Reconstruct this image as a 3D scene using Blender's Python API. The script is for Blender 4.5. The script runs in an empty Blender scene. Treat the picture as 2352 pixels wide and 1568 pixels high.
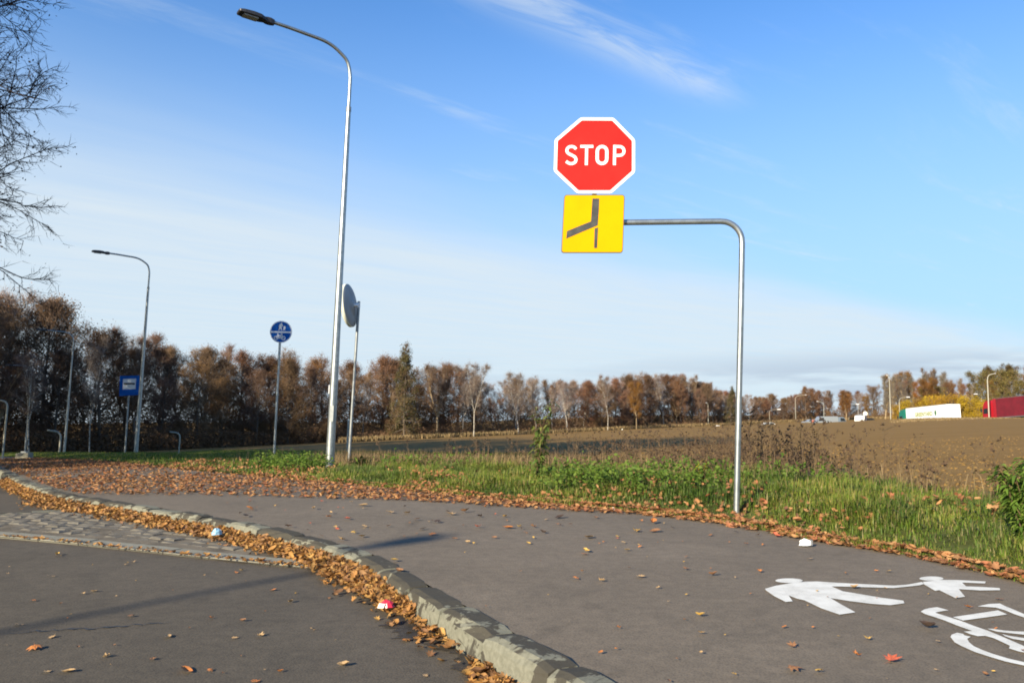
import bpy, math, random
import numpy as np
from mathutils import Vector, Matrix

S = bpy.context.scene
COL = S.collection
R = math.radians
# ------------------------------------------------------------------ camera, sky, sun, exposure
F, CU, CV, CAMZ, PITCH = 1829.0, 1176.0, 784.0, 1.13, R(5.2)      # sizes on a 2352 x 1568 working frame
cam = bpy.data.cameras.new('camera')
camo = bpy.data.objects.new('camera', cam)
COL.objects.link(camo)
cam.sensor_width = 36.0
cam.lens = 36.0 * F / 2352.0
cam.clip_start, cam.clip_end = 0.1, 4000
camo.location = (0, 0, CAMZ)
camo.rotation_euler = (R(90) + PITCH, 0, 0)
S.camera = camo

SUN_EL, SUN_AZ = R(22), R(215)                                   # azimuth clockwise from +Y
to_sun = Vector((math.sin(SUN_AZ) * math.cos(SUN_EL), math.cos(SUN_AZ) * math.cos(SUN_EL), math.sin(SUN_EL)))
sun = bpy.data.lights.new('sun', 'SUN')
sun.energy, sun.angle, sun.color = 4.9, R(0.45), (1.0, 0.88, 0.68)
suno = bpy.data.objects.new('sun', sun)
COL.objects.link(suno)
suno.rotation_euler = (-to_sun).to_track_quat('-Z', 'Y').to_euler()

W = bpy.data.worlds.new('World')
S.world = W
W.use_nodes = True
wt = W.node_tree
for n in list(wt.nodes):
    wt.nodes.remove(n)


class NT:
    """small node-tree writer"""
    def __init__(s, t):
        s.t = t

    def n(s, kind, **kw):
        n = s.t.nodes.new(kind)
        for k, v in kw.items():
            setattr(n, k, v)
        return n

    def put(s, sock, v):
        if isinstance(v, bpy.types.NodeSocket):
            s.t.links.new(v, sock)
        elif v is not None:
            sock.default_value = v

    def m(s, op, a, b=None, c=None, clamp=False):
        n = s.n('ShaderNodeMath', operation=op, use_clamp=clamp)
        for i, v in enumerate((a, b, c)):
            s.put(n.inputs[i], v)
        return n.outputs[0]

    def mix(s, f, a, b, mode='MIX'):
        n = s.n('ShaderNodeMix', data_type='RGBA', blend_type=mode)
        s.put(n.inputs[0], f)
        s.put(n.inputs[6], a if isinstance(a, bpy.types.NodeSocket) else (*a[:3], 1))
        s.put(n.inputs[7], b if isinstance(b, bpy.types.NodeSocket) else (*b[:3], 1))
        return n.outputs[2]

    def sm(s, x, lo, hi, a=0.0, b=1.0):
        n = s.n('ShaderNodeMapRange', interpolation_type='SMOOTHSTEP')
        s.put(n.inputs[0], x)
        for i, v in enumerate((lo, hi, a, b)):
            n.inputs[i + 1].default_value = v
        return n.outputs[0]

    def noise(s, vec, scale, detail=4, rough=0.55, dist=0.0):
        n = s.n('ShaderNodeTexNoise')
        s.put(n.inputs['Vector'], vec)
        n.inputs['Scale'].default_value = scale
        n.inputs['Detail'].default_value = detail
        n.inputs['Roughness'].default_value = rough
        n.inputs['Distortion'].default_value = dist
        return n.outputs[0]

    def xyz(s, a, b, c):
        n = s.n('ShaderNodeCombineXYZ')
        for i, v in enumerate((a, b, c)):
            s.put(n.inputs[i], v)
        return n.outputs[0]

    def ramp(s, f, stops):
        n = s.n('ShaderNodeValToRGB')
        s.put(n.inputs[0], f)
        e = n.color_ramp.elements
        while len(e) > 1:
            e.remove(e[-1])
        for i, (p, c) in enumerate(stops):
            k = e[0] if i == 0 else e.new(p)
            k.position = p
            k.color = (*c, 1)
        return n.outputs[0]


w = NT(wt)
sky = w.n('ShaderNodeTexSky', sky_type='NISHITA', sun_disc=False)
sky.sun_elevation, sky.sun_rotation = SUN_EL, SUN_AZ
sky.air_density, sky.dust_density, sky.ozone_density = 0.7, 0.0, 6.0
gen = w.n('ShaderNodeTexCoord').outputs['Generated']
sep = w.n('ShaderNodeSeparateXYZ')
w.put(sep.inputs[0], gen)
gx, gy, gz = sep.outputs
zc = w.m('MAXIMUM', gz, 0.03)
px, py = w.m('DIVIDE', gx, zc), w.m('DIVIDE', gy, zc)
cu = w.m('ADD', w.m('MULTIPLY', px, 0.74), w.m('MULTIPLY', py, 0.67))     # along the cirrus streaks
cv = w.m('ADD', w.m('MULTIPLY', px, -0.67), w.m('MULTIPLY', py, 0.74))    # across them
n1 = w.noise(w.xyz(w.m('MULTIPLY', cu, 0.16), w.m('MULTIPLY', cv, 0.62), 0.0), 1.0, 5, 0.5, 0.4)
n2 = w.noise(w.xyz(w.m('MULTIPLY', cu, 0.7), w.m('MULTIPLY', cv, 3.2), 4.0), 1.0, 7, 0.6, 0.5)
n3 = w.noise(w.xyz(w.m('MULTIPLY', cu, 2.2), w.m('MULTIPLY', cv, 9.0), 8.0), 1.0, 6, 0.62, 0.8)
cvn = w.m('ADD', cv, w.m('MULTIPLY', w.m('SUBTRACT', n1, 0.5), 2.2))
veil = w.m('MULTIPLY', w.sm(cvn, 2.25, 4.2), w.sm(n2, 0.2, 0.75, 0.72, 1.0))
wispn = w.m('MULTIPLY', w.sm(n2, 0.5, 0.72), w.sm(n3, 0.3, 0.75))
d1 = w.m('DIVIDE', w.m('SUBTRACT', w.m('ADD', cv, w.m('MULTIPLY', w.m('SUBTRACT', n3, 0.5), 0.16)), 1.36), 0.085)
band = w.m('EXPONENT', w.m('MULTIPLY', w.m('MULTIPLY', d1, d1), -1.0))
band = w.m('MULTIPLY', w.m('MULTIPLY', band, w.sm(cu, 2.35, 1.9)), w.m('MULTIPLY', w.sm(cu, -1.0, 1.2), w.sm(n3, 0.25, 0.7)))
haze = w.sm(gz, 0.56, 0.03)
h2 = w.m('MULTIPLY', haze, 0.88)
cl = w.m('MAXIMUM', w.m('MULTIPLY', veil, 0.90), w.m('MULTIPLY', band, 0.55))
cl = w.m('MAXIMUM', cl, w.m('MULTIPLY', wispn, 0.34))
low = w.noise(w.xyz(w.m('MULTIPLY', w.m('ARCTAN2', gx, gy), 3.0), w.m('MULTIPLY', gz, 26.0), 2.0), 1.6, 5, 0.55)
lowm = w.m('MULTIPLY', w.m('MULTIPLY', w.sm(low, 0.36, 0.58), w.sm(gz, 0.085, 0.045)), w.sm(w.m('ARCTAN2', gx, gy), 0.05, 0.45, 0.35, 1.0))
skc = w.mix(1.0, sky.outputs[0], (.78, 1.07, 1.12), 'MULTIPLY')
skc = w.mix(h2, skc, (1.90, 2.58, 2.98))
skc = w.mix(cl, skc, (2.85, 3.22, 3.48))
skc = w.mix(w.m('MULTIPLY', lowm, 0.75), skc, (1.72, 2.08, 2.62))
bg = w.n('ShaderNodeBackground')
bg.inputs[1].default_value = 0.13
w.put(bg.inputs[0], skc)
wo = w.n('ShaderNodeOutputWorld')
wt.links.new(bg.outputs[0], wo.inputs[0])

S.cycles.filter_width = 1.85
vs = S.view_settings
vs.view_transform, vs.look = 'Standard', 'None'
vs.exposure, vs.gamma = 1.0, 1.0
vs.use_curve_mapping = False

# ------------------------------------------------------------------ layout helpers
CT, ST = math.cos(PITCH), math.sin(PITCH)


def at(u, v, Y):
    """point at distance Y ahead of the camera that lies on working-frame position (u, v)"""
    cx, cy = (u - CU) / F, (CV - v) / F
    k = Y / (CT - cy * ST)
    return Vector((cx * k, Y, CAMZ + (ST + cy * CT) * k))


def on_plane(u, v, z):
    cx, cy = (u - CU) / F, (CV - v) / F
    b = (ST + cy * CT) / (CT - cy * ST)
    Y = (z - CAMZ) / b
    return Vector((cx / (CT - cy * ST) * Y, Y, z))


def sstep(x, a, b):
    t = np.clip((np.asarray(x, float) - a) / (b - a), 0, 1)
    return t * t * (3 - 2 * t)


def zr(x, y):
    """road level: flat near the camera, then falling away down the street"""
    s = -0.6 * np.asarray(x, float) + 0.8 * np.asarray(y, float)
    return -0.038 * 3.0 * np.logaddexp(0, (s - 17.0) / 3.0)


LB = np.array([(3.8, -40), (3.6, -12), (3.2, -6), (2.55, -3), (1.85, -.5), (1.0, 1.65), (.336, 3.116), (.108, 3.567), (-.476, 4.765),
               (-.932, 5.721), (-1.462, 6.438), (-1.846, 6.857), (-2.304, 7.336), (-2.916, 7.92), (-3.619, 8.568), (-5.325, 10.03),
               (-6.688, 11.506), (-8.3, 13.6), (-14, 21.5), (-20, 29.5), (-32, 45.5), (-50, 69.5), (-64, 88)], float)
LC = np.array([(7, -40), (6.9, -12), (6.5, -6), (5.8, -3), (4.7, -.3), (3.75, 2.2), (3.3, 3.7), (3.071, 4.887), (2.859, 5.773),
               (2.378, 6.572), (2.068, 7.3), (1.449, 8.15), (.594, 8.892), (-.984, 10.362), (-2.443, 11.8), (-4.145, 13.306),
               (-6.2, 15.4), (-8.7, 18.6), (-13.1, 24.5), (-16, 28.4), (-28, 44.4), (-46, 68.4), (-60, 87)], float)
LO = np.array([(-7, -40), (-7, -12), (-7.5, -6), (-8.2, -3), (-9, -.5), (-10, 2.5), (-10.6, 4), (-11, 5), (-11.6, 6),
               (-12.2, 7), (-13, 8.2), (-13.5, 9), (-14, 9.8), (-14.7, 10.8), (-15.5, 12), (-17, 14),
               (-18.4, 16), (-20, 18.3), (-25, 25.3), (-30, 32.5), (-41, 48.5), (-58, 71), (-71, 89)], float)


def catmull(P, n):
    P = np.vstack([2 * P[0] - P[1], P, 2 * P[-1] - P[-2]])
    out = []
    for i in range(1, len(P) - 2):
        p0, p1, p2, p3 = P[i - 1], P[i], P[i + 1], P[i + 2]
        t1 = np.linalg.norm(p1 - p0) ** .5
        t2 = t1 + np.linalg.norm(p2 - p1) ** .5
        t3 = t2 + np.linalg.norm(p3 - p2) ** .5
        for k in range(n):
            t = t1 + (t2 - t1) * k / n
            a1 = (t1 - t) / t1 * p0 + t / t1 * p1
            a2 = (t2 - t) / (t2 - t1) * p1 + (t - t1) / (t2 - t1) * p2
            a3 = (t3 - t) / (t3 - t2) * p2 + (t - t2) / (t3 - t2) * p3
            b1 = (t2 - t) / t2 * a1 + t / t2 * a2
            b2 = (t3 - t) / (t3 - t1) * a2 + (t - t1) / (t3 - t1) * a3
            out.append((t2 - t) / (t2 - t1) * b1 + (t - t1) / (t2 - t1) * b2)
    out.append(P[-2])
    return np.array(out)


NS = 8
cB, cC, cO = catmull(LB, NS), catmull(LC, NS), catmull(LO, NS)


def normals(P):
    t = np.gradient(P, axis=0)
    t /= np.linalg.norm(t, axis=1)[:, None]
    return np.stack([-t[:, 1], t[:, 0]], 1)     # to the left of travel


nB = normals(cB)
cA = cB + nB * 0.165                               # foot of the kerb face, on the road


def sdist(x, y, P):
    """signed distance to a polyline, positive to the right of travel"""
    x, y = np.asarray(x, float).ravel(), np.asarray(y, float).ravel()
    best = np.full(x.shape, 1e9)
    sg = np.ones(x.shape)
    for i in range(len(P) - 1):
        a, b = P[i], P[i + 1]
        d = b - a
        L2 = d @ d
        t = np.clip(((x - a[0]) * d[0] + (y - a[1]) * d[1]) / L2, 0, 1)
        dx, dy = x - a[0] - t * d[0], y - a[1] - t * d[1]
        q = dx * dx + dy * dy
        c = d[0] * (y - a[1]) - d[1] * (x - a[0])
        m = q < best
        best = np.where(m, q, best)
        sg = np.where(m, np.where(c < 0, 1, -1), sg)
    return np.sqrt(best) * sg


cC2 = cC[::3]
cO2 = cO[::3]


def waves(x, y, seed, scale, n=6):
    r = np.random.RandomState(seed)
    o = np.zeros_like(np.asarray(x, float))
    for i in range(n):
        k = r.uniform(.6, 1.8) / scale
        a = r.uniform(0, 6.283)
        o = o + np.sin(k * (np.cos(a) * x + np.sin(a) * y) + r.uniform(0, 6.283))
    return o / n


def terrain(x, y):
    x, y = np.asarray(x, float), np.asarray(y, float)
    sh = x.shape
    x, y = x.ravel(), y.ravel()
    dC = sdist(x, y, cC2)
    dO = -sdist(x, y, cO2)
    road = zr(x, y)
    verge = road + 0.132 - 0.09 * sstep(dC, 0, 1.0) * np.exp(-((x + 3.2) ** 2 + (y - 14.6) ** 2) / 7.0) + sstep(dC, 0, 1.0) * (0.06 + 0.10 * np.exp(-((x - 2.6) ** 2 + (y - 8) ** 2) / 9.0) \
        - 0.10 * np.exp(-((x + 6) ** 2 + (y - 20) ** 2) / 20.0) + 0.03 * waves(x, y, 3, 1.2))
    xs = np.clip(x, -70, 150)
    field = -0.2 - 0.018 * (np.clip(y, 0, 330) - 18) + 0.036 * xs + 0.10 * waves(x, y, 5, 9.0) * sstep(y, 12, 40)
    # far road with the lorries and the bank in front of it
    k = 140 - y
    q = 77.5 + .044 * k - x
    fr = -1.1 + .05 * np.clip(k, -60, 40)
    on = sstep(k, -70, -25) * sstep(k, 75, 45)
    fz = np.where(q < 4.5, fr, fr + (np.minimum(fr + .95, .55) - fr) * sstep(q, 4.5, 8.0))
    field = field + (fz - field) * on * sstep(q, 30, 9.0)
    w1 = sstep(dC, 1.6, 9.0)
    out = np.where(dC > -.25, verge * (1 - w1) + field * w1, 0)
    left = road + 0.12 + 0.05 * waves(x, y, 9, 2.0) + 0.02 * np.clip(dO, 0, 60)
    out = np.where(dC <= -.25, np.where(dO > 0, left, road - 0.10), out)
    return out.reshape(sh)


def T1(x, y):
    return float(terrain(np.array([x]), np.array([y]))[0])


# ------------------------------------------------------------------ mesh helpers
def link(o, parent=None):
    COL.objects.link(o)
    if parent is not None:
        o.parent = parent
    return o


def tag(o, label=None, cat=None, group=None, kind=None):
    if label:
        o['label'] = label
    if cat:
        o['category'] = cat
    if group:
        o['group'] = group
    if kind:
        o['kind'] = kind
    return o


def thing(name, label, cat, loc=(0, 0, 0), rot=(0, 0, 0), group=None):
    o = bpy.data.objects.new(name, None)
    o.empty_display_size = .2
    link(o)
    o.location, o.rotation_euler = loc, rot
    return tag(o, label, cat, group)


def kids(o):
    return [c for c in bpy.data.objects if c.parent == o]


def dup(root, tree, loc, rot=None, scale=None, label=None, group=None):
    """copy a thing with its parts; tree = [(child, [grandchildren])]"""
    r = link(root.copy())
    r.location = loc
    if rot is not None:
        r.rotation_euler = rot
    if scale is not None:
        r.scale = scale if hasattr(scale, '__len__') else (scale,) * 3
    if label:
        r['label'] = label
    if group:
        r['group'] = group
    for ch, gs in tree:
        c = link(ch.copy(), r)
        for g in gs:
            link(g.copy(), c)
    return r


def family(root):
    ks = [o for o in bpy.data.objects if o.parent is not None]
    return [(c, [g for g in ks if g.parent == c]) for c in ks if c.parent == root]


def mesh_np(name, V, faces, mat, parent=None, smooth=False, mats=None, midx=None):
    """faces: list of (n,k) index arrays"""
    me = bpy.data.meshes.new(name)
    V = np.asarray(V, np.float32)
    faces = [np.asarray(f, np.int32) for f in faces if len(f)]
    tot = sum(len(f) for f in faces)
    loops = np.concatenate([f.ravel() for f in faces])
    cnt = np.concatenate([np.full(len(f), f.shape[1], np.int32) for f in faces])
    st = np.concatenate([[0], np.cumsum(cnt)[:-1]]).astype(np.int32)
    me.vertices.add(len(V))
    me.vertices.foreach_set('co', V.ravel())
    me.loops.add(len(loops))
    me.loops.foreach_set('vertex_index', loops)
    me.polygons.add(tot)
    me.polygons.foreach_set('loop_start', st)
    if smooth:
        me.polygons.foreach_set('use_smooth', np.ones(tot, bool))
    for m in (mats or [mat]):
        me.materials.append(m)
    if midx is not None:
        me.polygons.foreach_set('material_index', np.asarray(midx, np.int32))
    me.update(calc_edges=True)
    me.validate()
    o = bpy.data.objects.new(name, me)
    return link(o, parent)


class MB:
    def __init__(s):
        s.v, s.f, s.sm = [], [], []

    def add(s, v, f, smooth=False):
        b = len(s.v)
        s.v += [tuple(p) for p in v]
        s.f += [tuple(i + b for i in q) for q in f]
        s.sm += [smooth] * len(f)
        return s

    def box(s, c, d, rz=0.0, m=None):
        hx, hy, hz = d[0] / 2, d[1] / 2, d[2] / 2
        P = [Vector((x, y, z)) for z in (-hz, hz) for y in (-hy, hy) for x in (-hx, hx)]
        M = Matrix.Rotation(rz, 3, 'Z') if m is None else m
        P = [M @ p + Vector(c) for p in P]
        return s.add(P, [(0, 2, 3, 1), (4, 5, 7, 6), (0, 1, 5, 4), (2, 6, 7, 3), (0, 4, 6, 2), (1, 3, 7, 5)])

    def tube(s, pts, rad, n=12, caps=True):
        pts = [Vector(p) for p in pts]
        if not hasattr(rad, '__len__'):
            rad = [rad] * len(pts)
        rings = []
        ref = None
        for i, p in enumerate(pts):
            t = (pts[min(i + 1, len(pts) - 1)] - pts[max(i - 1, 0)]).normalized()
            if ref is None:
                ref = Vector((0, 1, 0)) if abs(t.y) < .9 else Vector((1, 0, 0))
            a = (ref - t * ref.dot(t)).normalized()
            ref = a
            b = t.cross(a)
            rings.append([p + (a * math.cos(k * 2 * math.pi / n) + b * math.sin(k * 2 * math.pi / n)) * rad[i] for k in range(n)])
        v = [q for r in rings for q in r]
        f = []
        for i in range(len(pts) - 1):
            for k in range(n):
                k2 = (k + 1) % n
                f.append((i * n + k, i * n + k2, (i + 1) * n + k2, (i + 1) * n + k))
        s.add(v, f, True)
        if caps:
            m = len(pts) - 1
            s.add(rings[0], [tuple(range(n))[::-1]])
            s.add(rings[m], [tuple(range(n))])
        return s

    def prism(s, pts, dvec):
        """extrude a planar outline (3-D points) along dvec"""
        n = len(pts)
        pts = [Vector(p) for p in pts]
        d = Vector(dvec)
        v = pts + [p + d for p in pts]
        f = [(i, (i + 1) % n, (i + 1) % n + n, i + n) for i in range(n)]
        f += [tuple(range(n))[::-1], tuple(range(n, 2 * n))]
        return s.add(v, f)

    def build(s, name, mat, parent=None):
        me = bpy.data.meshes.new(name)
        me.from_pydata([tuple(p) for p in s.v], [], s.f)
        me.polygons.foreach_set('use_smooth', s.sm)
        me.materials.append(mat)
        me.update()
        o = bpy.data.objects.new(name, me)
        return link(o, parent)


def fix_normals(o):
    import bmesh
    bm = bmesh.new()
    bm.from_mesh(o.data)
    bmesh.ops.recalc_face_normals(bm, faces=bm.faces)
    bm.to_mesh(o.data)
    bm.free()
    return o


def triangulated_sheet(outline, name, mat, parent=None, thick=None, dz=None):
    """flat polygon (possibly concave) as a thin raised sheet"""
    import bmesh
    bm = bmesh.new()
    vs_ = [bm.verts.new(p) for p in outline]
    f = bm.faces.new(vs_)
    bmesh.ops.triangulate(bm, faces=[f])
    if thick is not None:
        r = bmesh.ops.extrude_face_region(bm, geom=list(bm.faces))
        nv = [e for e in r['geom'] if isinstance(e, bmesh.types.BMVert)]
        bmesh.ops.translate(bm, verts=nv, vec=thick)
    bmesh.ops.recalc_face_normals(bm, faces=bm.faces)
    me = bpy.data.meshes.new(name)
    bm.to_mesh(me)
    bm.free()
    me.materials.append(mat)
    return link(bpy.data.objects.new(name, me), parent)


# ------------------------------------------------------------------ materials
def base_mat(name):
    m = bpy.data.materials.new(name)
    m.use_nodes = True
    t = NT(m.node_tree)
    b = m.node_tree.nodes['Principled BSDF']
    return m, t, b


def M(name, col, rough=.7, metal=0.0, var=.12, scale=6.0, bump=0.0, bscale=None, spec=.5, coord='Object'):
    m, t, b = base_mat(name)
    co = t.n('ShaderNodeTexCoord').outputs[coord]
    oi = t.n('ShaderNodeObjectInfo').outputs['Random']
    off = t.n('ShaderNodeVectorMath', operation='ADD')
    t.put(off.inputs[0], co)
    t.put(off.inputs[1], t.xyz(t.m('MULTIPLY', oi, 31.0), t.m('MULTIPLY', oi, 17.0), 0.0))
    n = t.noise(off.outputs[0], scale, 5, .6)
    dk = tuple(c * (1 - var) for c in col)
    lt = tuple(min(1, c * (1 + var)) for c in col)
    t.put(b.inputs['Base Color'], t.mix(t.sm(n, .3, .7), dk, lt))
    b.inputs['Roughness'].default_value = rough
    b.inputs['Metallic'].default_value = metal
    b.inputs['Specular IOR Level'].default_value = spec
    if bump:
        n2 = t.noise(off.outputs[0], bscale or scale * 8, 4, .6)
        bp = t.n('ShaderNodeBump')
        bp.inputs['Strength'].default_value = bump
        bp.inputs['Distance'].default_value = .01
        t.put(bp.inputs['Height'], n2)
        t.put(b.inputs['Normal'], bp.outputs[0])
    return m


def MI(name, cols, rough=.75, trans=0.0, objvar=.0, spec=.3, patch=0.0):
    """one colour per separate leaf, blade or twig"""
    m, t, b = base_mat(name)
    r = t.n('ShaderNodeNewGeometry').outputs['Random Per Island']
    n = len(cols)
    c = t.ramp(r, [((i + .5) / n, q) for i, q in enumerate(cols)])
    if objvar:
        oi = t.n('ShaderNodeObjectInfo').outputs['Random']
        v = t.n('ShaderNodeHueSaturation')
        t.put(v.inputs['Color'], c)
        t.put(v.inputs['Value'], t.sm(oi, 0, 1, 1 - objvar, 1 + objvar))
        t.put(v.inputs['Hue'], t.sm(t.m('FRACT', t.m('MULTIPLY', oi, 7.3)), 0, 1, .5 - objvar * .04, .5 + objvar * .04))
        c = v.outputs[0]
    if patch:
        co = t.n('ShaderNodeTexCoord').outputs['Object']
        pn = t.sm(t.noise(co, .9, 5, .65), .36, .64)
        c = t.mix(1.0, c, t.mix(pn, (1 - patch, 1 - patch * .75, 1 - patch * .5), (1 + patch * .9, 1 + patch * .5, 1 + patch * .3)), 'MULTIPLY')
    t.put(b.inputs['Base Color'], c)
    b.inputs['Roughness'].default_value = rough
    b.inputs['Specular IOR Level'].default_value = spec
    if trans:
        tr = t.n('ShaderNodeBsdfTranslucent')
        t.put(tr.inputs[0], c)
        ms = t.n('ShaderNodeMixShader')
        ms.inputs[0].default_value = trans
        t.put(ms.inputs[1], b.outputs[0])
        t.put(ms.inputs[2], tr.outputs[0])
        out = m.node_tree.nodes['Material Output']
        t.put(out.inputs[0], ms.outputs[0])
    return m


def asphalt(name, c1, c2, patch):
    m, t, b = base_mat(name)
    co = t.n('ShaderNodeTexCoord').outputs['Object']
    big = t.noise(co, .45, 5, .6, .4)
    mid = t.noise(co, 3.5, 5, .65)
    fine = t.noise(co, 85.0, 3, .7)
    vo = t.n('ShaderNodeTexVoronoi')
    vo.inputs['Scale'].default_value = 95.0
    t.put(vo.inputs['Vector'], co)
    c = t.mix(t.sm(big, .3, .72), c1, c2)
    c = t.mix(t.m('MULTIPLY', t.sm(mid, .50, .72), .6), c, patch)
    st = t.noise(co, 1.3, 6, .7, 1.2)
    c = t.mix(t.m('MULTIPLY', t.sm(st, .56, .70), .35), c, tuple(q * .62 for q in patch))
    c = t.mix(t.m('MULTIPLY', t.sm(st, .44, .30), .30), c, tuple(q * 1.3 for q in c2))
    mo = t.noise(co, 13.0, 4, .7)
    c = t.mix(1.0, c, t.ramp(mo, [(.3, (.86, .86, .86)), (.7, (1.13, 1.12, 1.10))]), 'MULTIPLY')
    g = t.m('ADD', t.m('MULTIPLY', fine, .9), t.m('MULTIPLY', vo.outputs['Distance'], .9))
    c = t.mix(1.0, c, t.ramp(g, [(.25, (.62, .62, .62)), (.6, (1, 1, 1)), (.95, (1.45, 1.42, 1.35))]), 'MULTIPLY')
    t.put(b.inputs['Base Color'], c)
    b.inputs['Roughness'].default_value = .85
    b.inputs['Specular IOR Level'].default_value = .25
    bp = t.n('ShaderNodeBump')
    bp.inputs['Strength'].default_value = .35
    bp.inputs['Distance'].default_value = .003
    t.put(bp.inputs['Height'], g)
    t.put(b.inputs['Normal'], bp.outputs[0])
    return m


m_road = asphalt('road_asphalt', (.064, .055, .042), (.081, .069, .053), (.054, .047, .037))
m_walk = asphalt('path_asphalt', (.112, .093, .070), (.136, .113, .086), (.096, .081, .062))


def paint_mat():
    m, t, b = base_mat('road_paint')
    co = t.n('ShaderNodeTexCoord').outputs['Object']
    a = t.noise(co, 7.0, 5, .65)
    f = t.noise(co, 120.0, 3, .7)
    worn = t.m('MULTIPLY', t.sm(f, .60, .68), t.sm(a, .40, .62))
    c = t.mix(t.sm(a, .35, .7), (.74, .73, .66), (.60, .585, .52))
    t.put(b.inputs['Base Color'], t.mix(t.m('MULTIPLY', worn, .8), c, (.16, .145, .125)))
    b.inputs['Roughness'].default_value = .75
    b.inputs['Specular IOR Level'].default_value = .25
    bp = t.n('ShaderNodeBump')
    bp.inputs['Strength'].default_value = .4
    bp.inputs['Distance'].default_value = .003
    t.put(bp.inputs['Height'], f)
    t.put(b.inputs['Normal'], bp.outputs[0])
    return m


m_paint = paint_mat()
m_galv = M('galvanised_steel', (.36, .385, .38), .40, .85, var=.16, scale=14)
m_galv2 = M('weathered_galvanised_steel', (.29, .305, .30), .5, .7, var=.15, scale=10)
m_beige = M('beige_painted_steel', (.38, .36, .28), .6, 0, var=.1, scale=8)
m_lum = M('dark_grey_lamp_housing', (.035, .035, .04), .5, .2, var=.1)
m_glass = M('lamp_lens', (.35, .37, .38), .15, 0, var=.05)
m_red = M('red_sign_film', (.47, .014, .010), .5, var=.2, scale=2.2, spec=.15)
m_white = M('white_sign_film', (.84, .83, .80), .4, var=.03)
m_yel = M('yellow_sign_film', (.74, .335, .0), .55, var=.03, spec=.06)
m_sym = M('dark_symbol_film', (.060, .058, .048), .35, var=.25, scale=14)
m_back = M('grey_sign_back', (.20, .205, .205), .55, .2, var=.1, scale=5)
m_edge = M('dark_sign_edge', (.12, .08, .03), .6, var=.1)
m_blue = M('blue_sign_film', (.004, .105, .43), .55, var=.05, spec=.12)
m_blk = M('black_film', (.02, .02, .022), .5, var=.1)
m_mirror = M('mirror_face', (.8, .82, .84), .05, 1.0, var=.01)
m_mirback = M('grey_mirror_back', (.33, .335, .32), .7, var=.12, scale=4)
m_rim = M('white_mirror_rim', (.82, .82, .66), .55, var=.04)
m_conc = M('concrete_block', (.22, .21, .16), .9, var=.15, scale=6, bump=.3)
m_bark = M('dark_bark', (.12, .09, .064), .9, var=.3, scale=5)
m_bark2 = M('pale_bark', (.30, .22, .12), .85, var=.25, scale=4)
m_twig = MI('bare_twigs', [(.145, .086, .052), (.185, .112, .068), (.235, .152, .10)], .9, objvar=.25)
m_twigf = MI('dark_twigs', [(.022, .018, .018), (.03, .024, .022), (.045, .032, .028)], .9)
m_twigb = MI('birch_twigs', [(.23, .175, .14), (.29, .225, .18), (.19, .135, .105)], .9, objvar=.2)
m_twigg = MI('grey_poplar_twigs', [(.17, .145, .115), (.22, .185, .145), (.13, .11, .09)], .9, objvar=.2)


def birch_mat():
    m, t, b = base_mat('birch_bark')
    co = t.n('ShaderNodeTexCoord').outputs['Object']
    mp = t.n('ShaderNodeMapping')
    mp.inputs['Scale'].default_value = (1.5, 1.5, 3.0)
    t.put(mp.inputs[0], co)
    n = t.noise(mp.outputs[0], 2.0, 4, .7)
    t.put(b.inputs['Base Color'], t.ramp(n, [(.42, (.07, .06, .05)), (.5, (.40, .36, .29)), (.7, (.52, .47, .38))]))
    b.inputs['Roughness'].default_value = .8
    return m


m_birch = birch_mat()


def leafset(name, cols, trans=.25, ov=.25):
    return MI(name, cols, .7, trans, ov)


m_lf_brown = leafset('brown_oak_leaves', [(.145, .080, .038), (.185, .098, .042), (.12, .072, .040), (.22, .118, .048)])
m_lf_rust = leafset('rust_leaves', [(.21, .095, .045), (.26, .12, .05), (.18, .085, .045), (.28, .14, .054)])
m_lf_orange = leafset('orange_leaves', [(.24, .105, .018), (.19, .085, .018), (.28, .135, .022), (.15, .075, .02)])
m_lf_yel = leafset('yellow_leaves', [(.40, .245, .012), (.33, .20, .012), (.44, .28, .02), (.26, .16, .014)])
m_lf_olive = leafset('olive_leaves', [(.12, .095, .026), (.15, .11, .028), (.09, .08, .024), (.18, .12, .03)])
m_lf_con = leafset('conifer_needles', [(.085, .085, .032), (.13, .10, .036), (.18, .12, .036), (.065, .07, .03)])
m_brush = leafset('dry_brush', [(.215, .128, .066), (.26, .150, .072), (.18, .112, .062), (.30, .176, .080)])
m_lf_green = leafset('green_weed_leaves', [(.085, .15, .018), (.115, .19, .02), (.07, .12, .018), (.15, .21, .03)], .35, 0)
m_lf_bush = leafset('fresh_green_leaves', [(.10, .18, .024), (.14, .23, .03), (.075, .14, .02), (.20, .28, .045)], .35, 0)
m_lf_sap = leafset('yellow_green_leaves', [(.09, .14, .025), (.12, .17, .03), (.22, .22, .05), (.07, .11, .025)], .3, 0)
m_fall = MI('fallen_leaves', [(.36, .175, .052), (.44, .235, .066), (.27, .128, .045), (.50, .29, .085), (.16, .08, .036), (.39, .19, .052), (.33, .18, .075), (.22, .11, .05)], .7, .15)
m_fall2 = MI('darker_fallen_leaves', [(.32, .145, .055), (.40, .20, .075), (.23, .105, .05), (.46, .25, .10), (.14, .075, .04), (.33, .125, .055)], .7, .12)
m_grass = MI('grass_blades', [(.105, .175, .02), (.14, .215, .025), (.08, .145, .016), (.18, .22, .034), (.23, .225, .05), (.12, .19, .024), (.32, .26, .105)], .6, .35, patch=.38)
m_grassd = MI('dry_grass', [(.26, .18, .085), (.32, .23, .11), (.20, .135, .065), (.17, .125, .05)], .8, .2)
m_weed = MI('dry_weed_stems', [(.13, .085, .045), (.17, .11, .055), (.09, .058, .034), (.20, .135, .07)], .85, .1)
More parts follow.
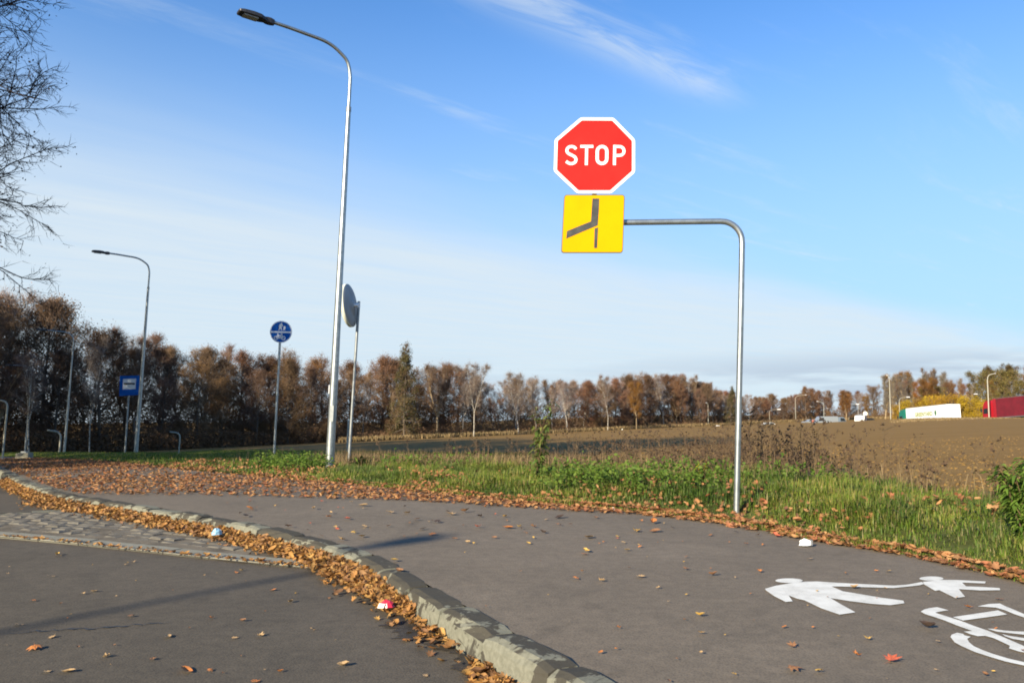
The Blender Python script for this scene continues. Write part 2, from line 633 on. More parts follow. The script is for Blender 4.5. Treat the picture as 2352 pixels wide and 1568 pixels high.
m_head = MI('seed_heads', [(.05, .032, .02), (.07, .042, .025), (.09, .055, .03)], .9)
m_straw = MI('straw', [(.25, .155, .06), (.28, .18, .072), (.22, .132, .046), (.20, .12, .042)], .85)


def soil_mat():
    m, t, b = base_mat('field_soil')
    co = t.n('ShaderNodeTexCoord').outputs['Object']
    mp = t.n('ShaderNodeMapping')
    mp.inputs['Rotation'].default_value = (0, 0, R(-8))
    mp.inputs['Scale'].default_value = (.25, 1.6, 1)
    t.put(mp.inputs[0], co)
    a = t.noise(mp.outputs[0], .55, 6, .65)
    bn = t.noise(co, 2.2, 6, .7)
    c = t.mix(t.sm(a, .3, .7), (.198, .116, .035), (.242, .145, .047))
    c = t.mix(t.m('MULTIPLY', t.sm(bn, .5, .75), .25), c, (.245, .152, .060))
    c = t.mix(t.m('MULTIPLY', t.sm(bn, .45, .28), .28), c, (.13, .075, .028))
    t.put(b.inputs['Base Color'], c)
    b.inputs['Roughness'].default_value = .95
    b.inputs['Specular IOR Level'].default_value = .1
    bp = t.n('ShaderNodeBump')
    bp.inputs['Strength'].default_value = .8
    bp.inputs['Distance'].default_value = .08
    t.put(bp.inputs['Height'], bn)
    t.put(b.inputs['Normal'], bp.outputs[0])
    return m


m_soil = soil_mat()
m_turf = M('turf_soil', (.075, .085, .022), .95, var=.4, scale=1.5, bump=.6, bscale=14, spec=.1)
m_dirt = M('dirty_paving', (.145, .122, .088), .9, var=.32, scale=3.5, bump=.5, bscale=40, spec=.2)
m_sett = M('grey_setts', (.140, .126, .100), .85, var=.22, scale=9, bump=.4, bscale=60, spec=.25)


def kerb_mat():
    m, t, b = base_mat('stained_kerb_concrete')
    co = t.n('ShaderNodeTexCoord').outputs['Object']
    oi = t.n('ShaderNodeObjectInfo').outputs['Random']
    off = t.n('ShaderNodeVectorMath', operation='ADD')
    t.put(off.inputs[0], co)
    t.put(off.inputs[1], t.xyz(t.m('MULTIPLY', oi, 23.0), t.m('MULTIPLY', oi, 41.0), t.m('MULTIPLY', oi, 11.0)))
    n = t.noise(off.outputs[0], 4.2, 5, .62, .8)
    f = t.noise(off.outputs[0], 38.0, 4, .6)
    c = t.mix(t.sm(f, .3, .7), (.155, .152, .112), (.21, .205, .155))
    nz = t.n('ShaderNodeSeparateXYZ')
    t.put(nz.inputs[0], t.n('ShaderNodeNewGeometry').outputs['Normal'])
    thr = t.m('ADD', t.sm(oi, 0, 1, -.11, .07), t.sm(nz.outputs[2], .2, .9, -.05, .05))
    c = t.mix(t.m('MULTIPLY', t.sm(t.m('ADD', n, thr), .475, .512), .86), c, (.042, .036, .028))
    t.put(b.inputs['Base Color'], c)
    b.inputs['Roughness'].default_value = .9
    b.inputs['Specular IOR Level'].default_value = .2
    bp = t.n('ShaderNodeBump')
    bp.inputs['Strength'].default_value = .35
    bp.inputs['Distance'].default_value = .006
    t.put(bp.inputs['Height'], t.m('ADD', f, n))
    t.put(b.inputs['Normal'], bp.outputs[0])
    return m


m_kerb = kerb_mat()

# ------------------------------------------------------------------ setting: ground, road, path, kerb
def axis(lo, hi, c, fine, n):
    a, b = math.asinh((lo - c) / fine), math.asinh((hi - c) / fine)
    return c + fine * np.sinh(np.linspace(a, b, n))


gxs, gys = axis(-420, 520, 0, 7.0, 300), axis(-90, 900, 9, 7.0, 300)
GX, GY = np.meshgrid(gxs, gys)
GZ = terrain(GX, GY)
dG = sdist(GX, GY, cC2).reshape(GX.shape)
GZ = np.where((dG > -.6) & (dG < .6), zr(GX, GY) - .10, GZ - .06 * sstep(dG, 6, 1.5))
idx = np.arange(GX.size).reshape(GX.shape)
Q = np.stack([idx[:-1, :-1], idx[:-1, 1:], idx[1:, 1:], idx[1:, :-1]], -1).reshape(-1, 4)
ground = mesh_np('ground', np.stack([GX.ravel(), GY.ravel(), GZ.ravel()], 1), [Q], m_soil, smooth=True)
tag(ground, 'bare ploughed brown field with straw on it', kind='structure')


def loft(name, lines, zf, mat, label, sub):
    rows = []
    for j, (P, Qn) in enumerate(zip(lines[:-1], lines[1:])):
        for k in range(sub if j < len(lines) - 2 else sub + 1):
            rows.append(P + (Qn - P) * k / sub)
    A = np.array(rows)
    X, Y = A[..., 0], A[..., 1]
    Z = zf(X, Y)
    ix = np.arange(X.size).reshape(X.shape)
    q = np.stack([ix[:-1, :-1], ix[1:, :-1], ix[1:, 1:], ix[:-1, 1:]], -1).reshape(-1, 4)
    o = mesh_np(name, np.stack([X.ravel(), Y.ravel(), Z.ravel()], 1), [q], mat, smooth=True)
    return tag(o, label, kind='structure')


road = loft('road', [cB - nB * .02, cO], lambda x, y: zr(x, y), m_road, 'dark grey asphalt road', 10)
path = loft('path', [cC, cB + nB * .0], lambda x, y: zr(x, y) + .13, m_walk, 'grey asphalt path shared by walkers and cyclists', 8)

# grass verge sheets
cE1 = cC - normals(cC) * -.02
nC = -normals(cC)
wv = np.interp(np.arange(len(cC)), [0, 55, 75, 110, 130, len(cC)], [4.0, 2.6, 3.0, 5.0, 9.0, 16.0])[:, None]
verge = loft('grass_verge', [cC - nC * .02, cC + nC * wv], lambda x, y: terrain(x, y) + .015, m_turf, 'green grass verge beside the path', 10)
lv = loft('far_verge', [cO + normals(cO) * 30, cO - normals(cO) * .0], lambda x, y: terrain(x, y) + .02, m_turf, 'grass bank on the far side of the road', 12)

# kerb of separate stones
kerb = thing('kerb', None, None)
kerb['kind'] = 'structure'
rk = random.Random(4)
segl = np.concatenate([[0], np.cumsum(np.linalg.norm(np.diff(cB, axis=0), axis=1))])


def on_line(P, sl, s):
    return np.array([np.interp(s, sl, P[:, 0]), np.interp(s, sl, P[:, 1])])


s_near = segl[np.argmin(np.hypot(cB[:, 0] - .336, cB[:, 1] - 3.116))]


def kerb_stone_mesh(L, seed):
    r = random.Random(seed)
    # profile across (d: distance from the back edge toward the road, z)
    prof = [(0, -.1), (0, .0), (.105, .002), (.135, -.012), (.150, -.04), (.165, -.135), (.168, -.22)]
    v, f = [], []
    n = 7
    xs = [0.004] + [L * k / (n - 1) for k in range(1, n - 1)] + [L - .004]
    for i, x in enumerate(xs):
        for j, (d, z) in enumerate(prof):
            e = r.uniform(-.004, .004)
            chip = -.012 * (r.random() < .12) if j in (3, 4) else 0
            v.append((x, d + e * (j > 1) + chip, z + e * .6 + chip * .5 - (.012 if i in (0, n - 1) and j in (1, 2, 3) else 0)))
    m = len(prof)
    for i in range(n - 1):
        for j in range(m - 1):
            f.append((i * m + j, i * m + j + 1, (i + 1) * m + j + 1, (i + 1) * m + j))
    f.append(tuple(range(m)))
    f.append(tuple(range((n - 1) * m, n * m))[::-1])
    me = bpy.data.meshes.new('kerb_stone')
    me.from_pydata(v, [], f)
    me.materials.append(m_kerb)
    return me


KL = 0.56
km = [kerb_stone_mesh(KL, i) for i in range(6)]
s = s_near - 5.0
i = 0
while s < segl[-1] - 1 and i < 110:
    p, q = on_line(cB, segl, s), on_line(cB, segl, s + KL)
    d = q - p
    o = bpy.data.objects.new('kerb_stone', km[i % 6])
    link(o, kerb)
    o.location = (p[0], p[1], float(zr(p[0], p[1])) + .142 + rk.uniform(-.010, .008))
    o.rotation_euler = (R(rk.uniform(-1.6, 1.6)), math.atan2(float(zr(*p) - zr(*q)), KL) + R(rk.uniform(-.5, .5)), math.atan2(d[1], d[0]) + R(rk.uniform(-1.6, 1.6)))
    s += KL + .014
    i += 1
for me in km:
    fo = bpy.data.objects.new('tmp', me)
    fix_normals(fo)
    bpy.data.objects.remove(fo)

# cobbled strip across the mouth of the road
front = np.array([(-1.42, 5.93), (-2.112, 6.222), (-2.749, 6.544), (-3.17, 6.749), (-3.887, 7.1), (-4.706, 7.452), (-6.6, 8.2), (-9.5, 9.3)])
back = np.array([(-1.75, 6.52), (-2.45, 7.22), (-3.1, 7.85), (-3.8, 8.5), (-4.95, 9.5), (-5.713, 9.026), (-7.3, 8.75), (-9.8, 9.6)])
rows = np.array([front + (back - front) * k / 4 for k in range(5)])
X, Y = rows[..., 0], rows[..., 1]
ix = np.arange(X.size).reshape(X.shape)
q = np.stack([ix[:-1, :-1], ix[:-1, 1:], ix[1:, 1:], ix[1:, :-1]], -1).reshape(-1, 4)
cob = mesh_np('cobbled_strip', np.stack([X.ravel(), Y.ravel(), np.full(X.size, .006)], 1), [q], m_dirt)
tag(cob, 'dirty cobbled strip between the road and the kerb', kind='structure')
fix_normals(cob)


def sett_mesh(seed):
    r = random.Random(seed)
    L, Wd, h = .165, .115, .02
    v = []
    for (sx, sy) in ((-1, -1), (1, -1), (1, 1), (-1, 1)):
        v.append((sx * L / 2 + r.uniform(-.008, .008), sy * Wd / 2 + r.uniform(-.008, .008), -.03))
    for (sx, sy) in ((-1, -1), (1, -1), (1, 1), (-1, 1)):
        v.append((sx * L / 2 + r.uniform(-.006, .006), sy * Wd / 2 + r.uniform(-.006, .006), h * .45))
    for (sx, sy) in ((-1, -1), (1, -1), (1, 1), (-1, 1)):
        v.append((sx * L * .34, sy * Wd * .3, h + r.uniform(-.005, .004)))
    f = [(0, 1, 5, 4), (1, 2, 6, 5), (2, 3, 7, 6), (3, 0, 4, 7), (4, 5, 9, 8), (5, 6, 10, 9), (6, 7, 11, 10), (7, 4, 8, 11), (8, 9, 10, 11)]
    me = bpy.data.meshes.new('cobblestone')
    me.from_pydata(v, [], f)
    me.materials.append(m_sett)
    return me


sm_ = [sett_mesh(k) for k in range(8)]
rs = random.Random(8)
fl = np.concatenate([[0], np.cumsum(np.linalg.norm(np.diff(front, axis=0), axis=1))])
nst = 0
for row in range(1, 16):
    offd = .30 + row * .128
    s = .05 + (row % 2) * .09
    while s < fl[-2]:
        p = on_line(front, fl, s)
        q2 = on_line(front, fl, s + .05)
        d = (q2 - p) / np.linalg.norm(q2 - p)
        n_ = np.array([d[1], -d[0]])
        if n_[1] < 0:
            n_ = -n_
        P = p + n_ * offd
        s += .182
        dk = sdist(np.array([P[0]]), np.array([P[1]]), cA)[0]
        # stop at the kerb and at the pale strip behind
        lim = 1.0 if (P[1] - 9.026) * (-4.95 + 5.713) - (P[0] + 5.713) * (9.5 - 9.026) < 0 else -1
        if dk > -.10 or lim < 0 or rs.random() < .06 or nst >= 290 or P[0] < -6.3:
            continue
        o = bpy.data.objects.new('cobblestone', sm_[rs.randrange(8)])
        link(o, cob)
        o.location = (P[0] + rs.uniform(-.012, .012), P[1] + rs.uniform(-.012, .012), -.003 + rs.uniform(-.012, .005))
        o.rotation_euler = (R(rs.uniform(-5, 5)), R(rs.uniform(-4, 4)), math.atan2(d[1], d[0]) + R(rs.uniform(-6, 6)))
        nst += 1
# flush concrete slabs along the front and a pale strip along the back
for line, wd, mt, nm, z0, L in ((front, .20, m_conc, 'edging_slab', .012, .52), (np.array([(-4.75, 9.68), (-5.713, 9.026), (-7.4, 8.3)]), .12, m_kerb, 'edging_stone', .016, .42)):
    ll = np.concatenate([[0], np.cumsum(np.linalg.norm(np.diff(line, axis=0), axis=1))])
    s = 0.02
    while s < ll[-1] - L:
        p, q2 = on_line(line, ll, s), on_line(line, ll, s + L)
        d = (q2 - p) / np.linalg.norm(q2 - p)
        n_ = np.array([d[1], -d[0]])
        if n_[1] < 0:
            n_ = -n_
        c = (p + q2) / 2 + n_ * (wd * .5 + .02)
        MB().box((c[0], c[1], z0 - .04 + rs.uniform(-.003, .003)), (L - .012, wd, .08), math.atan2(d[1], d[0])).build(nm, mt, cob)
        s += L

# damp dirt in the gutter along the kerb
sA0 = np.concatenate([[0], np.cumsum(np.linalg.norm(np.diff(cA, axis=0), axis=1))])
nA0 = normals(cA)
v, f = [], []
ss_ = np.linspace(np.interp(1.5, cA[:, 1], sA0), np.interp(9.5, cA[:, 1], sA0), 620)
rg = random.Random(12)
for i, s in enumerate(ss_):
    w0 = max(.02, .10 + .05 * math.sin(s * 3.1) + .04 * math.sin(s * 7.7 + 1) + .03 * math.sin(s * 23) + rg.uniform(-.045, .045))
    for d in (-.03, w0):
        x = float(np.interp(s, sA0, cA[:, 0]) + np.interp(s, sA0, nA0[:, 0]) * d)
        y = float(np.interp(s, sA0, cA[:, 1]) + np.interp(s, sA0, nA0[:, 1]) * d)
        v.append((x, y, float(zr(x, y)) + .0035))
    if i:
        f.append((2 * i - 2, 2 * i, 2 * i + 1, 2 * i - 1))
m_damp = M('damp_dirt', (.034, .028, .021), .8, var=.4, scale=9, bump=.5, bscale=50)
fix_normals(MB().add(v, f).build('damp_gutter', m_damp, road))

# crack and a repaired seam in the road
def crack(pts, wd):
    rr = random.Random(len(pts))
    out, inn = [], []
    P = [on_plane(u, v, 0.003) for u, v in pts]
    dense = []
    for a, b in zip(P[:-1], P[1:]):
        for k in range(10):
            dense.append(a + (b - a) * k / 10 + Vector((rr.uniform(-.008, .008), rr.uniform(-.02, .02), 0)))
    n = len(dense)
    v, f = [], []
    for k, p in enumerate(dense):
        ww = wd * rr.uniform(.3, 1.0) * min(1, 3 * min(k, n - k) / n + .15)
        v += [(p.x, p.y - ww, .003), (p.x, p.y + ww, .003)]
    for k in range(n - 1):
        f.append((2 * k, 2 * k + 2, 2 * k + 3, 2 * k + 1))
    return MB().add(v, f).build('crack', m_blk, road)


crack([(0, 1457), (90, 1447), (200, 1443), (300, 1434), (400, 1429)], .012)

# white painted marks on the path
def zoomA(x, y):
    return on_plane((1700 + x / 2.613) * .98, (1000 + y / 2.613) * .98, .1345)


def zoomB(x, y):
    return on_plane((2150 + x / 5.6) * .98, (1320 + y / 5.6) * .98, .1345)


def ell(cx, cy, rx, ry, n=20):
    return [(cx + rx * math.cos(2 * math.pi * k / n), cy + ry * math.sin(2 * math.pi * k / n)) for k in range(n)]


ped = thing('painted_walkers', 'white painted walker and child symbol on the grey path', 'road marking')
adult = [(243, 990), (305, 972), (400, 955), (490, 946), (560, 945), (640, 950), (720, 955), (860, 962), (1030, 970), (1110, 965), (1205, 948),
         (1215, 960), (1190, 968), (1110, 977), (1030, 985), (860, 980), (720, 976), (650, 975), (720, 1005), (800, 1018), (960, 1045), (1090, 1062), (1097, 1078),
         (1010, 1090), (900, 1082), (760, 1065), (645, 1047), (700, 1080), (797, 1133), (700, 1148), (590, 1110), (485, 1060), (440, 1050),
         (388, 1030), (412, 1066), (370, 1070), (300, 1035), (250, 1000)]
child = [(1210, 947), (1330, 935), (1420, 936), (1595, 945), (1590, 957), (1450, 952), (1475, 975), (1560, 978), (1680, 985), (1683, 998),
         (1560, 1000), (1430, 992), (1468, 1038), (1410, 1047), (1310, 998), (1285, 1002), (1216, 962)]
triangulated_sheet([zoomA(*p) for p in adult], 'adult_figure', m_paint, ped)
triangulated_sheet([zoomA(*p) for p in child], 'child_figure', m_paint, ped)
triangulated_sheet([zoomA(*p) for p in ell(390, 940, 84, 14)], 'adult_head', m_paint, ped)
triangulated_sheet([zoomA(*p) for p in ell(1262, 927, 74, 13)], 'child_head', m_paint, ped)
bik = thing('painted_bicycle', 'white painted bicycle symbol on the path, cut off at the right', 'road marking')
fork = [(45, 628), (90, 600), (160, 582), (260, 570), (410, 610), (330, 622), (235, 640), (270, 655), (400, 695), (560, 745), (740, 815), (930, 880),
        (1100, 950), (1250, 1015), (1400, 1080), (1700, 1210), (1700, 1270), (1400, 1165), (1330, 1150), (1205, 1110), (1215, 1075), (1120, 1030), (1000, 975), (890, 945),
        (790, 950), (700, 925), (610, 890), (720, 880), (660, 860), (520, 810), (360, 745), (210, 695), (100, 660)]
saddle = [(465, 700), (1060, 612), (1180, 665), (600, 745)]
bar = [(790, 560), (930, 528), (1085, 522), (1150, 555), (1250, 595), (1400, 660), (1800, 830), (1740, 845), (1400, 705), (1270, 660), (1150, 610), (1030, 575)]
wheel = [(435, 960), (450, 930), (520, 905), (600, 920), (620, 940), (700, 957), (655, 985), (680, 1030), (740, 1080), (850, 1130), (1000, 1185), (1200, 1245),
         (1400, 1290), (1700, 1335), (1700, 1385), (1400, 1335), (1150, 1280), (950, 1220), (750, 1155), (580, 1080), (490, 1030)]
sp1 = [(920, 852), (1000, 855), (1130, 875), (1250, 885), (1400, 890), (1750, 930), (1750, 965), (1400, 930), (1200, 910), (1040, 890)]
sp2 = [(1110, 920), (1200, 945), (1400, 975), (1700, 1030), (1700, 1065), (1400, 1010), (1250, 985), (1150, 950)]
for nm, pl in (('front_fork', fork), ('saddle_bar', saddle), ('frame_bar', bar), ('wheel', wheel), ('frame_bar', sp1), ('frame_bar', sp2)):
    triangulated_sheet([zoomB(*p) for p in pl], nm, m_paint, bik)

# far road with the lorries
def frp(k, q, dz=0.0):
    return (77.5 + .044 * k - q, 140 - k, -1.1 + .05 * min(max(k, -60), 40) + dz)


v, f = [], []
for i, k in enumerate(range(-60, 61, 6)):
    v += [frp(k, 4.2, .02), frp(k, -4.2, .02)]
    if i:
        f.append((2 * i - 2, 2 * i, 2 * i + 1, 2 * i - 1))
fr_ = MB().add(v, f).build('far_road', m_road)
tag(fr_, 'far road behind the field where the lorries drive', kind='structure')
# ------------------------------------------------------------------ stop sign on its bent post
SB = at(1692, 1172, 7.7)
stop = thing('stop_sign', 'red octagonal STOP sign over a yellow priority plate on a bent steel post', 'stop sign', SB)


def loc(u, v, Y):
    return at(u, v, Y) - SB


pts = [loc(1691.5, 1185, 7.7), loc(1694, 1060, 7.7), loc(1698, 880, 7.7), loc(1702, 700, 7.7), loc(1704.5, 560, 7.7)]
for a in range(1, 8):
    t = a / 8 * math.pi / 2
    pts.append(loc(1657 + 47.5 * math.cos(t), 556 - 47.5 * math.sin(t), 7.7))
pts += [loc(1655, 508.5, 7.7), loc(1560, 509.5, 7.7), loc(1436, 511, 7.7), loc(1366, 512, 7.7)]
MB().tube(pts, .0285, 16).build('post', m_galv, stop)
MB().tube([loc(1372, 290, 7.68), loc(1360, 575, 7.68)], .024, 12).build('sign_carrier', m_galv, stop)
for v_ in (320, 400, 470, 560):
    MB().box(loc(1368 - (v_ - 290) * .03, v_, 7.652), (.22, .012, .03)).build('bracket', m_galv2, stop)

ZS = .8 / 767 * 3.92 / .98 * .98       # metres per zoom pixel * scale handled below
K4 = .8 / 767.0
SC = loc((1250 + 562 / 3.92) * .98, (230 + 527 / 3.92) * .98, 7.62)


def sg(x, y, d=0.0):
    """sign-face coordinates (enlarged photo pixels) to the sign plane"""
    return SC + Vector(((x - 562) * K4, -d, (527 - y) * K4))


def rounded(pts, r, n=5):
    out = []
    m = len(pts)
    for i in range(m):
        p, a, b = Vector(pts[i]), Vector(pts[i - 1]), Vector(pts[(i + 1) % m])
        p0, p1 = p + (a - p).normalized() * r, p + (b - p).normalized() * r
        for k in range(n + 1):
            t = k / n
            out.append((1 - t) ** 2 * p0 + 2 * t * (1 - t) * p + t * t * p1)
    return out


octo = [(435, 160), (745, 162), (945, 375), (940, 690), (715, 892), (395, 892), (178, 680), (187, 375)]
oc = [Vector((x, y)) for x, y in octo]
cen = Vector((562, 527))


def inset(P, d):
    out = []
    n = len(P)
    for i in range(n):
        a, b, c = P[i - 1], P[i], P[(i + 1) % n]
        n1 = Vector((-(b - a).y, (b - a).x)).normalized()
        n2 = Vector((-(c - b).y, (c - b).x)).normalized()
        m = (n1 + n2).normalized()
        out.append(b + m * (d / max(.3, m.dot(n1))))
    return out


fix_normals(MB().prism([sg(*p, -.014) for p in rounded(oc, 22)], (0, -.012, 0)).build('sign_back', m_back, stop))
fix_normals(MB().prism([sg(*p, -.002) for p in rounded(oc, 22)], (0, -.004, 0)).build('white_border', m_white, stop))
fix_normals(MB().prism([sg(*p, .002) for p in rounded(inset(oc, 29), 8)], (0, -.002, 0)).build('red_face', m_red, stop))


def stroke(pts, wd):
    """flat ribbon outline of a pen stroke"""
    P = [Vector(p) for p in pts]
    L_, R_ = [], []
    for i, p in enumerate(P):
        t = (P[min(i + 1, len(P) - 1)] - P[max(i - 1, 0)]).normalized()
        n = Vector((-t.y, t.x)) * wd / 2
        L_.append(p + n)
        R_.append(p - n)
    return L_ + R_[::-1]


def spl(pts, n=5):
    return [Vector(p) for p in catmull(np.array(pts, float), n)]


def ring_sheet(name, outer, inner, d0, mat, par):
    n = len(outer)
    v = [sg(*p, d0) for p in outer] + [sg(*p, d0) for p in inner] + [sg(*p, d0 + .0015) for p in outer] + [sg(*p, d0 + .0015) for p in inner]
    f = []
    for i in range(n):
        j = (i + 1) % n
        f += [(2 * n + i, 2 * n + j, 3 * n + j, 3 * n + i), (i, j, 2 * n + j, 2 * n + i), (n + i, 3 * n + i, 3 * n + j, n + j)]
    return fix_normals(MB().add(v, f).build(name, mat, par))


def letter_sheet(outs):
    m = MB()
    for o_ in outs:
        P = [sg(*p, .004) for p in o_]
        h = len(P) // 2
        n = len(P)
        vv = P + [p + Vector((0, -.0015, 0)) for p in P]
        ff = []
        for i in range(h - 1):
            ff.append((n + i, n + i + 1, n + n - 2 - i, n + n - 1 - i))
        for i in range(n):
            ff.append((i, (i + 1) % n, (i + 1) % n + n, i + n))
        m.add(vv, ff)
    return m


WD = 27
Sp = spl([(388, 468), (372, 450), (342, 443), (316, 452), (302, 475), (306, 499), (328, 517), (355, 530), (378, 546), (387, 570), (378, 594), (352, 607), (322, 605), (294, 586)], 4)
fix_normals(letter_sheet([stroke(Sp, WD)]).build('letter', m_white, stop))
fix_normals(letter_sheet([stroke([(429, 442), (490, 442), (551, 442)], WD), stroke([(488, 457.2), (486, 540), (483, 622)], WD)]).build('letter', m_white, stop))


def stad(cx, cy, hw, hh, sh, n=10):
    o_ = []
    for k in range(n + 1):
        t = math.pi * k / n
        o_.append((hw * math.cos(t), -(hh - hw) - hw * math.sin(t)))
    for k in range(n + 1):
        t = math.pi + math.pi * k / n
        o_.append((hw * math.cos(t), (hh - hw) - hw * math.sin(t)))
    return [(cx + x - y * sh, cy + y) for x, y in o_]


ring_sheet('letter', stad(632, 525, 60, 97, .02), stad(632, 525, 30, 67, .02), .004, m_white, stop)
Pb = [(768, 443), (795, 443)] + [(797 + 43 * math.sin(a), 486 - 43 * math.cos(a)) for a in [k * math.pi / 10 for k in range(1, 10)]] + [(795, 529), (766, 529)]
fix_normals(letter_sheet([stroke([(753, 428), (750, 520), (747, 622)], WD), stroke(Pb, WD)]).build('letter', m_white, stop))

plate = [Vector(p) for p in [(275, 905), (842, 905), (817, 1456), (243, 1456)]]
fix_normals(MB().prism([sg(*p, -.014) for p in rounded(plate, 30)], (0, -.014, 0)).build('plate_edge', m_edge, stop))
fix_normals(MB().prism([sg(*p, .0) for p in rounded(inset(plate, 7), 26)], (0, -.003, 0)).build('yellow_face', m_yel, stop))
thick = [(538, 942), (602, 942), (596, 1060), (585, 1197), (440, 1258), (290, 1323), (298, 1252), (410, 1205), (522, 1160), (530, 1060)]
thin = [(555, 1226), (588, 1216), (582, 1320), (577, 1412), (549, 1412), (552, 1320)]
triangulated_sheet([sg(*p, .0045) for p in thick], 'main_road_symbol', m_sym, stop, (0, -.001, 0))
triangulated_sheet([sg(*p, .0045) for p in thin], 'side_road_symbol', m_sym, stop, (0, -.001, 0))

# ------------------------------------------------------------------ street lamps along the road
LEAN = R(1.9)
ARM = [(0, 7.199), (.011, 7.599), (.089, 7.833), (.232, 7.951), (.391, 8.037), (.581, 8.087), (.905, 8.104), (1.255, 8.119), (1.603, 8.122)]
AD = Vector((-.8, -.6, 0))


def make_lamp(name, base, label, group):
    t = thing(name, label, 'street lamp', base, (0, LEAN, 0), group)
    MB().tube([(0, 0, -.3), (0, 0, .0), (0, 0, 3), (0, 0, 6.9)], [.082, .082, .066, .044], 16).build('pole', m_galv, t)
    P = [(0, 0, 6.86)] + [tuple(AD * k + Vector((0, 0, h))) for k, h in ARM]
    P = [(0, 0, 6.86)] + [tuple(p) for p in catmull(np.array([(0, 0, 7.0)] + P[1:], float), 4)][1:]
    MB().tube(P, .033, 12).build('arm', m_galv, t)
    MB().tube([(0, 0, 6.84), (0, 0, 6.93)], [.05, .048], 14).build('collar', m_galv2, t)
    sx = Vector((.6, -.8, 0))
    hd = MB()
    sec = [(1.56, .045, .05, .0), (1.63, .06, .062, .0), (1.70, .062, .06, -.004), (1.74, .075, .042, .0), (1.82, .115, .05, .01), (1.95, .125, .052, .012), (2.12, .12, .046, .006), (2.2, .105, .034, .0), (2.215, .09, .02, -.002)]
    v = []
    for k, hw, hh, dz in sec:
        c = AD * k + Vector((0, 0, 8.118 + dz))
        for a, b in ((-1, -.75), (-.6, -1), (.6, -1), (1, -.75), (1, .4), (.55, 1), (-.55, 1), (-1, .4)):
            v.append(c + sx * hw * a + Vector((0, 0, hh * b)))
    f = [(i * 8 + j, i * 8 + (j + 1) % 8, (i + 1) * 8 + (j + 1) % 8, (i + 1) * 8 + j) for i in range(len(sec) - 1) for j in range(8)]
    f += [tuple(range(8)), tuple(range((len(sec) - 1) * 8, len(sec) * 8))]
    h = hd.add(v, f).build('lamp_head', m_lum, t)
    fix_normals(h)
    c = AD * 2.0 + Vector((0, 0, 8.072))
    MB().box(c, (.26, .16, .02), math.atan2(-.6, -.8)).build('lens', m_glass, h)
    MB().box((0, -.078, 1.0), (.07, .008, .30)).build('service_door', m_galv2, t)
    MB().box((-.079, -.02, 1.45), (.012, .05, .16)).build('number_tag', m_white, t)
    return t


GL = 'curved steel lamps along the road'
lb = at(757, 1073, 15)
lamp = make_lamp('street_lamp', lb, 'tall curved street lamp nearest the camera, between the blue disc and the mirror', GL)
lf = family(lamp)
for u, v_, Y, lab in ((312, 1042, 33, 'curved street lamp standing beside the blue bus stop sign'),
                      (147, 1044, 53, 'far curved street lamp left of the bus stop sign'),
                      (57, 1040, 75, 'farthest curved street lamp, rising above the concrete block')):
    p = at(u, v_, Y)
    dup(lamp, lf, p, None, None, lab, GL)
# the lamp across the road that throws the long shadow over the tarmac
dup(lamp, lf, (-15.75, -14.4, T1(-13.2, -10.9)), (0, 0, R(191)), 1.15, 'curved street lamp across the road, outside the view, that casts the long shadow', GL)

# ------------------------------------------------------------------ blue shared-path sign
pb = at(627, 1063, 20)
pz = T1(pb.x, pb.y)
ps = thing('path_sign', 'round blue walker and bicycle sign on a thin steel pole', 'road sign', pb)
top = at(645.5, 762, 20) - pb
MB().tube([Vector((-.003, 0.03, -.3)), at(642, 790, 20) - pb + Vector((0, .03, 0)), top + Vector((0, .03, .12))], .030, 12).build('pole', m_galv, ps)
rd = .278


def disc_on(c, r, y0, y1, n=40):
    return MB().prism([(c.x + r * math.cos(2 * math.pi * k / n), y0, c.z + r * math.sin(2 * math.pi * k / n)) for k in range(n)], (0, y1 - y0, 0))


fix_normals(disc_on(top, rd, .0, -.012).build('sign_back', m_back, ps))
fix_normals(disc_on(top, rd, -.0125, -.0145).build('white_rim', m_white, ps))
fix_normals(disc_on(top, rd * .93, -.015, -.017).build('blue_face', m_blue, ps))


def pf(x, y):
    return Vector((top.x + (x - 755) / 508 * rd, -.0175, top.z - (y - 770) / 490 * rd))


triangulated_sheet([pf(*p) for p in [(275, 738), (1225, 752), (1222, 825), (278, 808)]], 'dividing_bar', m_white, ps, (0, -.0015, 0))
triangulated_sheet([pf(*p) for p in [(765, 370), (800, 375), (812, 420), (835, 460), (850, 545), (835, 555), (800, 500), (782, 560), (795, 690), (765, 698), (735, 610), (690, 660), (665, 715), (640, 700), (672, 620), (668, 480), (700, 420), (735, 405)]], 'walker_symbol', m_white, ps, (0, -.0015, 0))
triangulated_sheet([pf(*p) for p in [(905, 510), (955, 520), (975, 600), (950, 620), (945, 690), (905, 690), (900, 650), (870, 700), (845, 700), (875, 620), (870, 540)]], 'child_symbol', m_white, ps, (0, -.0015, 0))
bw = MB()
for cx in (535, 875):
    m_ = 20
    A = [pf(cx + 100 * math.cos(2 * math.pi * k / m_), 1050 + 95 * math.sin(2 * math.pi * k / m_)) for k in range(m_)]
    B_ = [pf(cx + 66 * math.cos(2 * math.pi * k / m_), 1050 + 62 * math.sin(2 * math.pi * k / m_)) for k in range(m_)]
    bw.add([p + Vector((0, -.001, 0)) for p in A + B_], [(k, (k + 1) % m_, m_ + (k + 1) % m_, m_ + k) for k in range(m_)])
for a, b in (((535, 1050), (640, 870)), ((640, 870), (600, 850)), ((620, 920), (790, 940)), ((535, 1050), (720, 1060)), ((720, 1060), (800, 900)), ((720, 1060), (620, 930)), ((800, 900), (875, 1050)), ((875, 1050), (720, 1060)), ((760, 870), (840, 870))):
    P = stroke([a, b], 34)
    bw.add([pf(*p) + Vector((0, -.0016, 0)) for p in P], [(0, 1, 2, 3)])
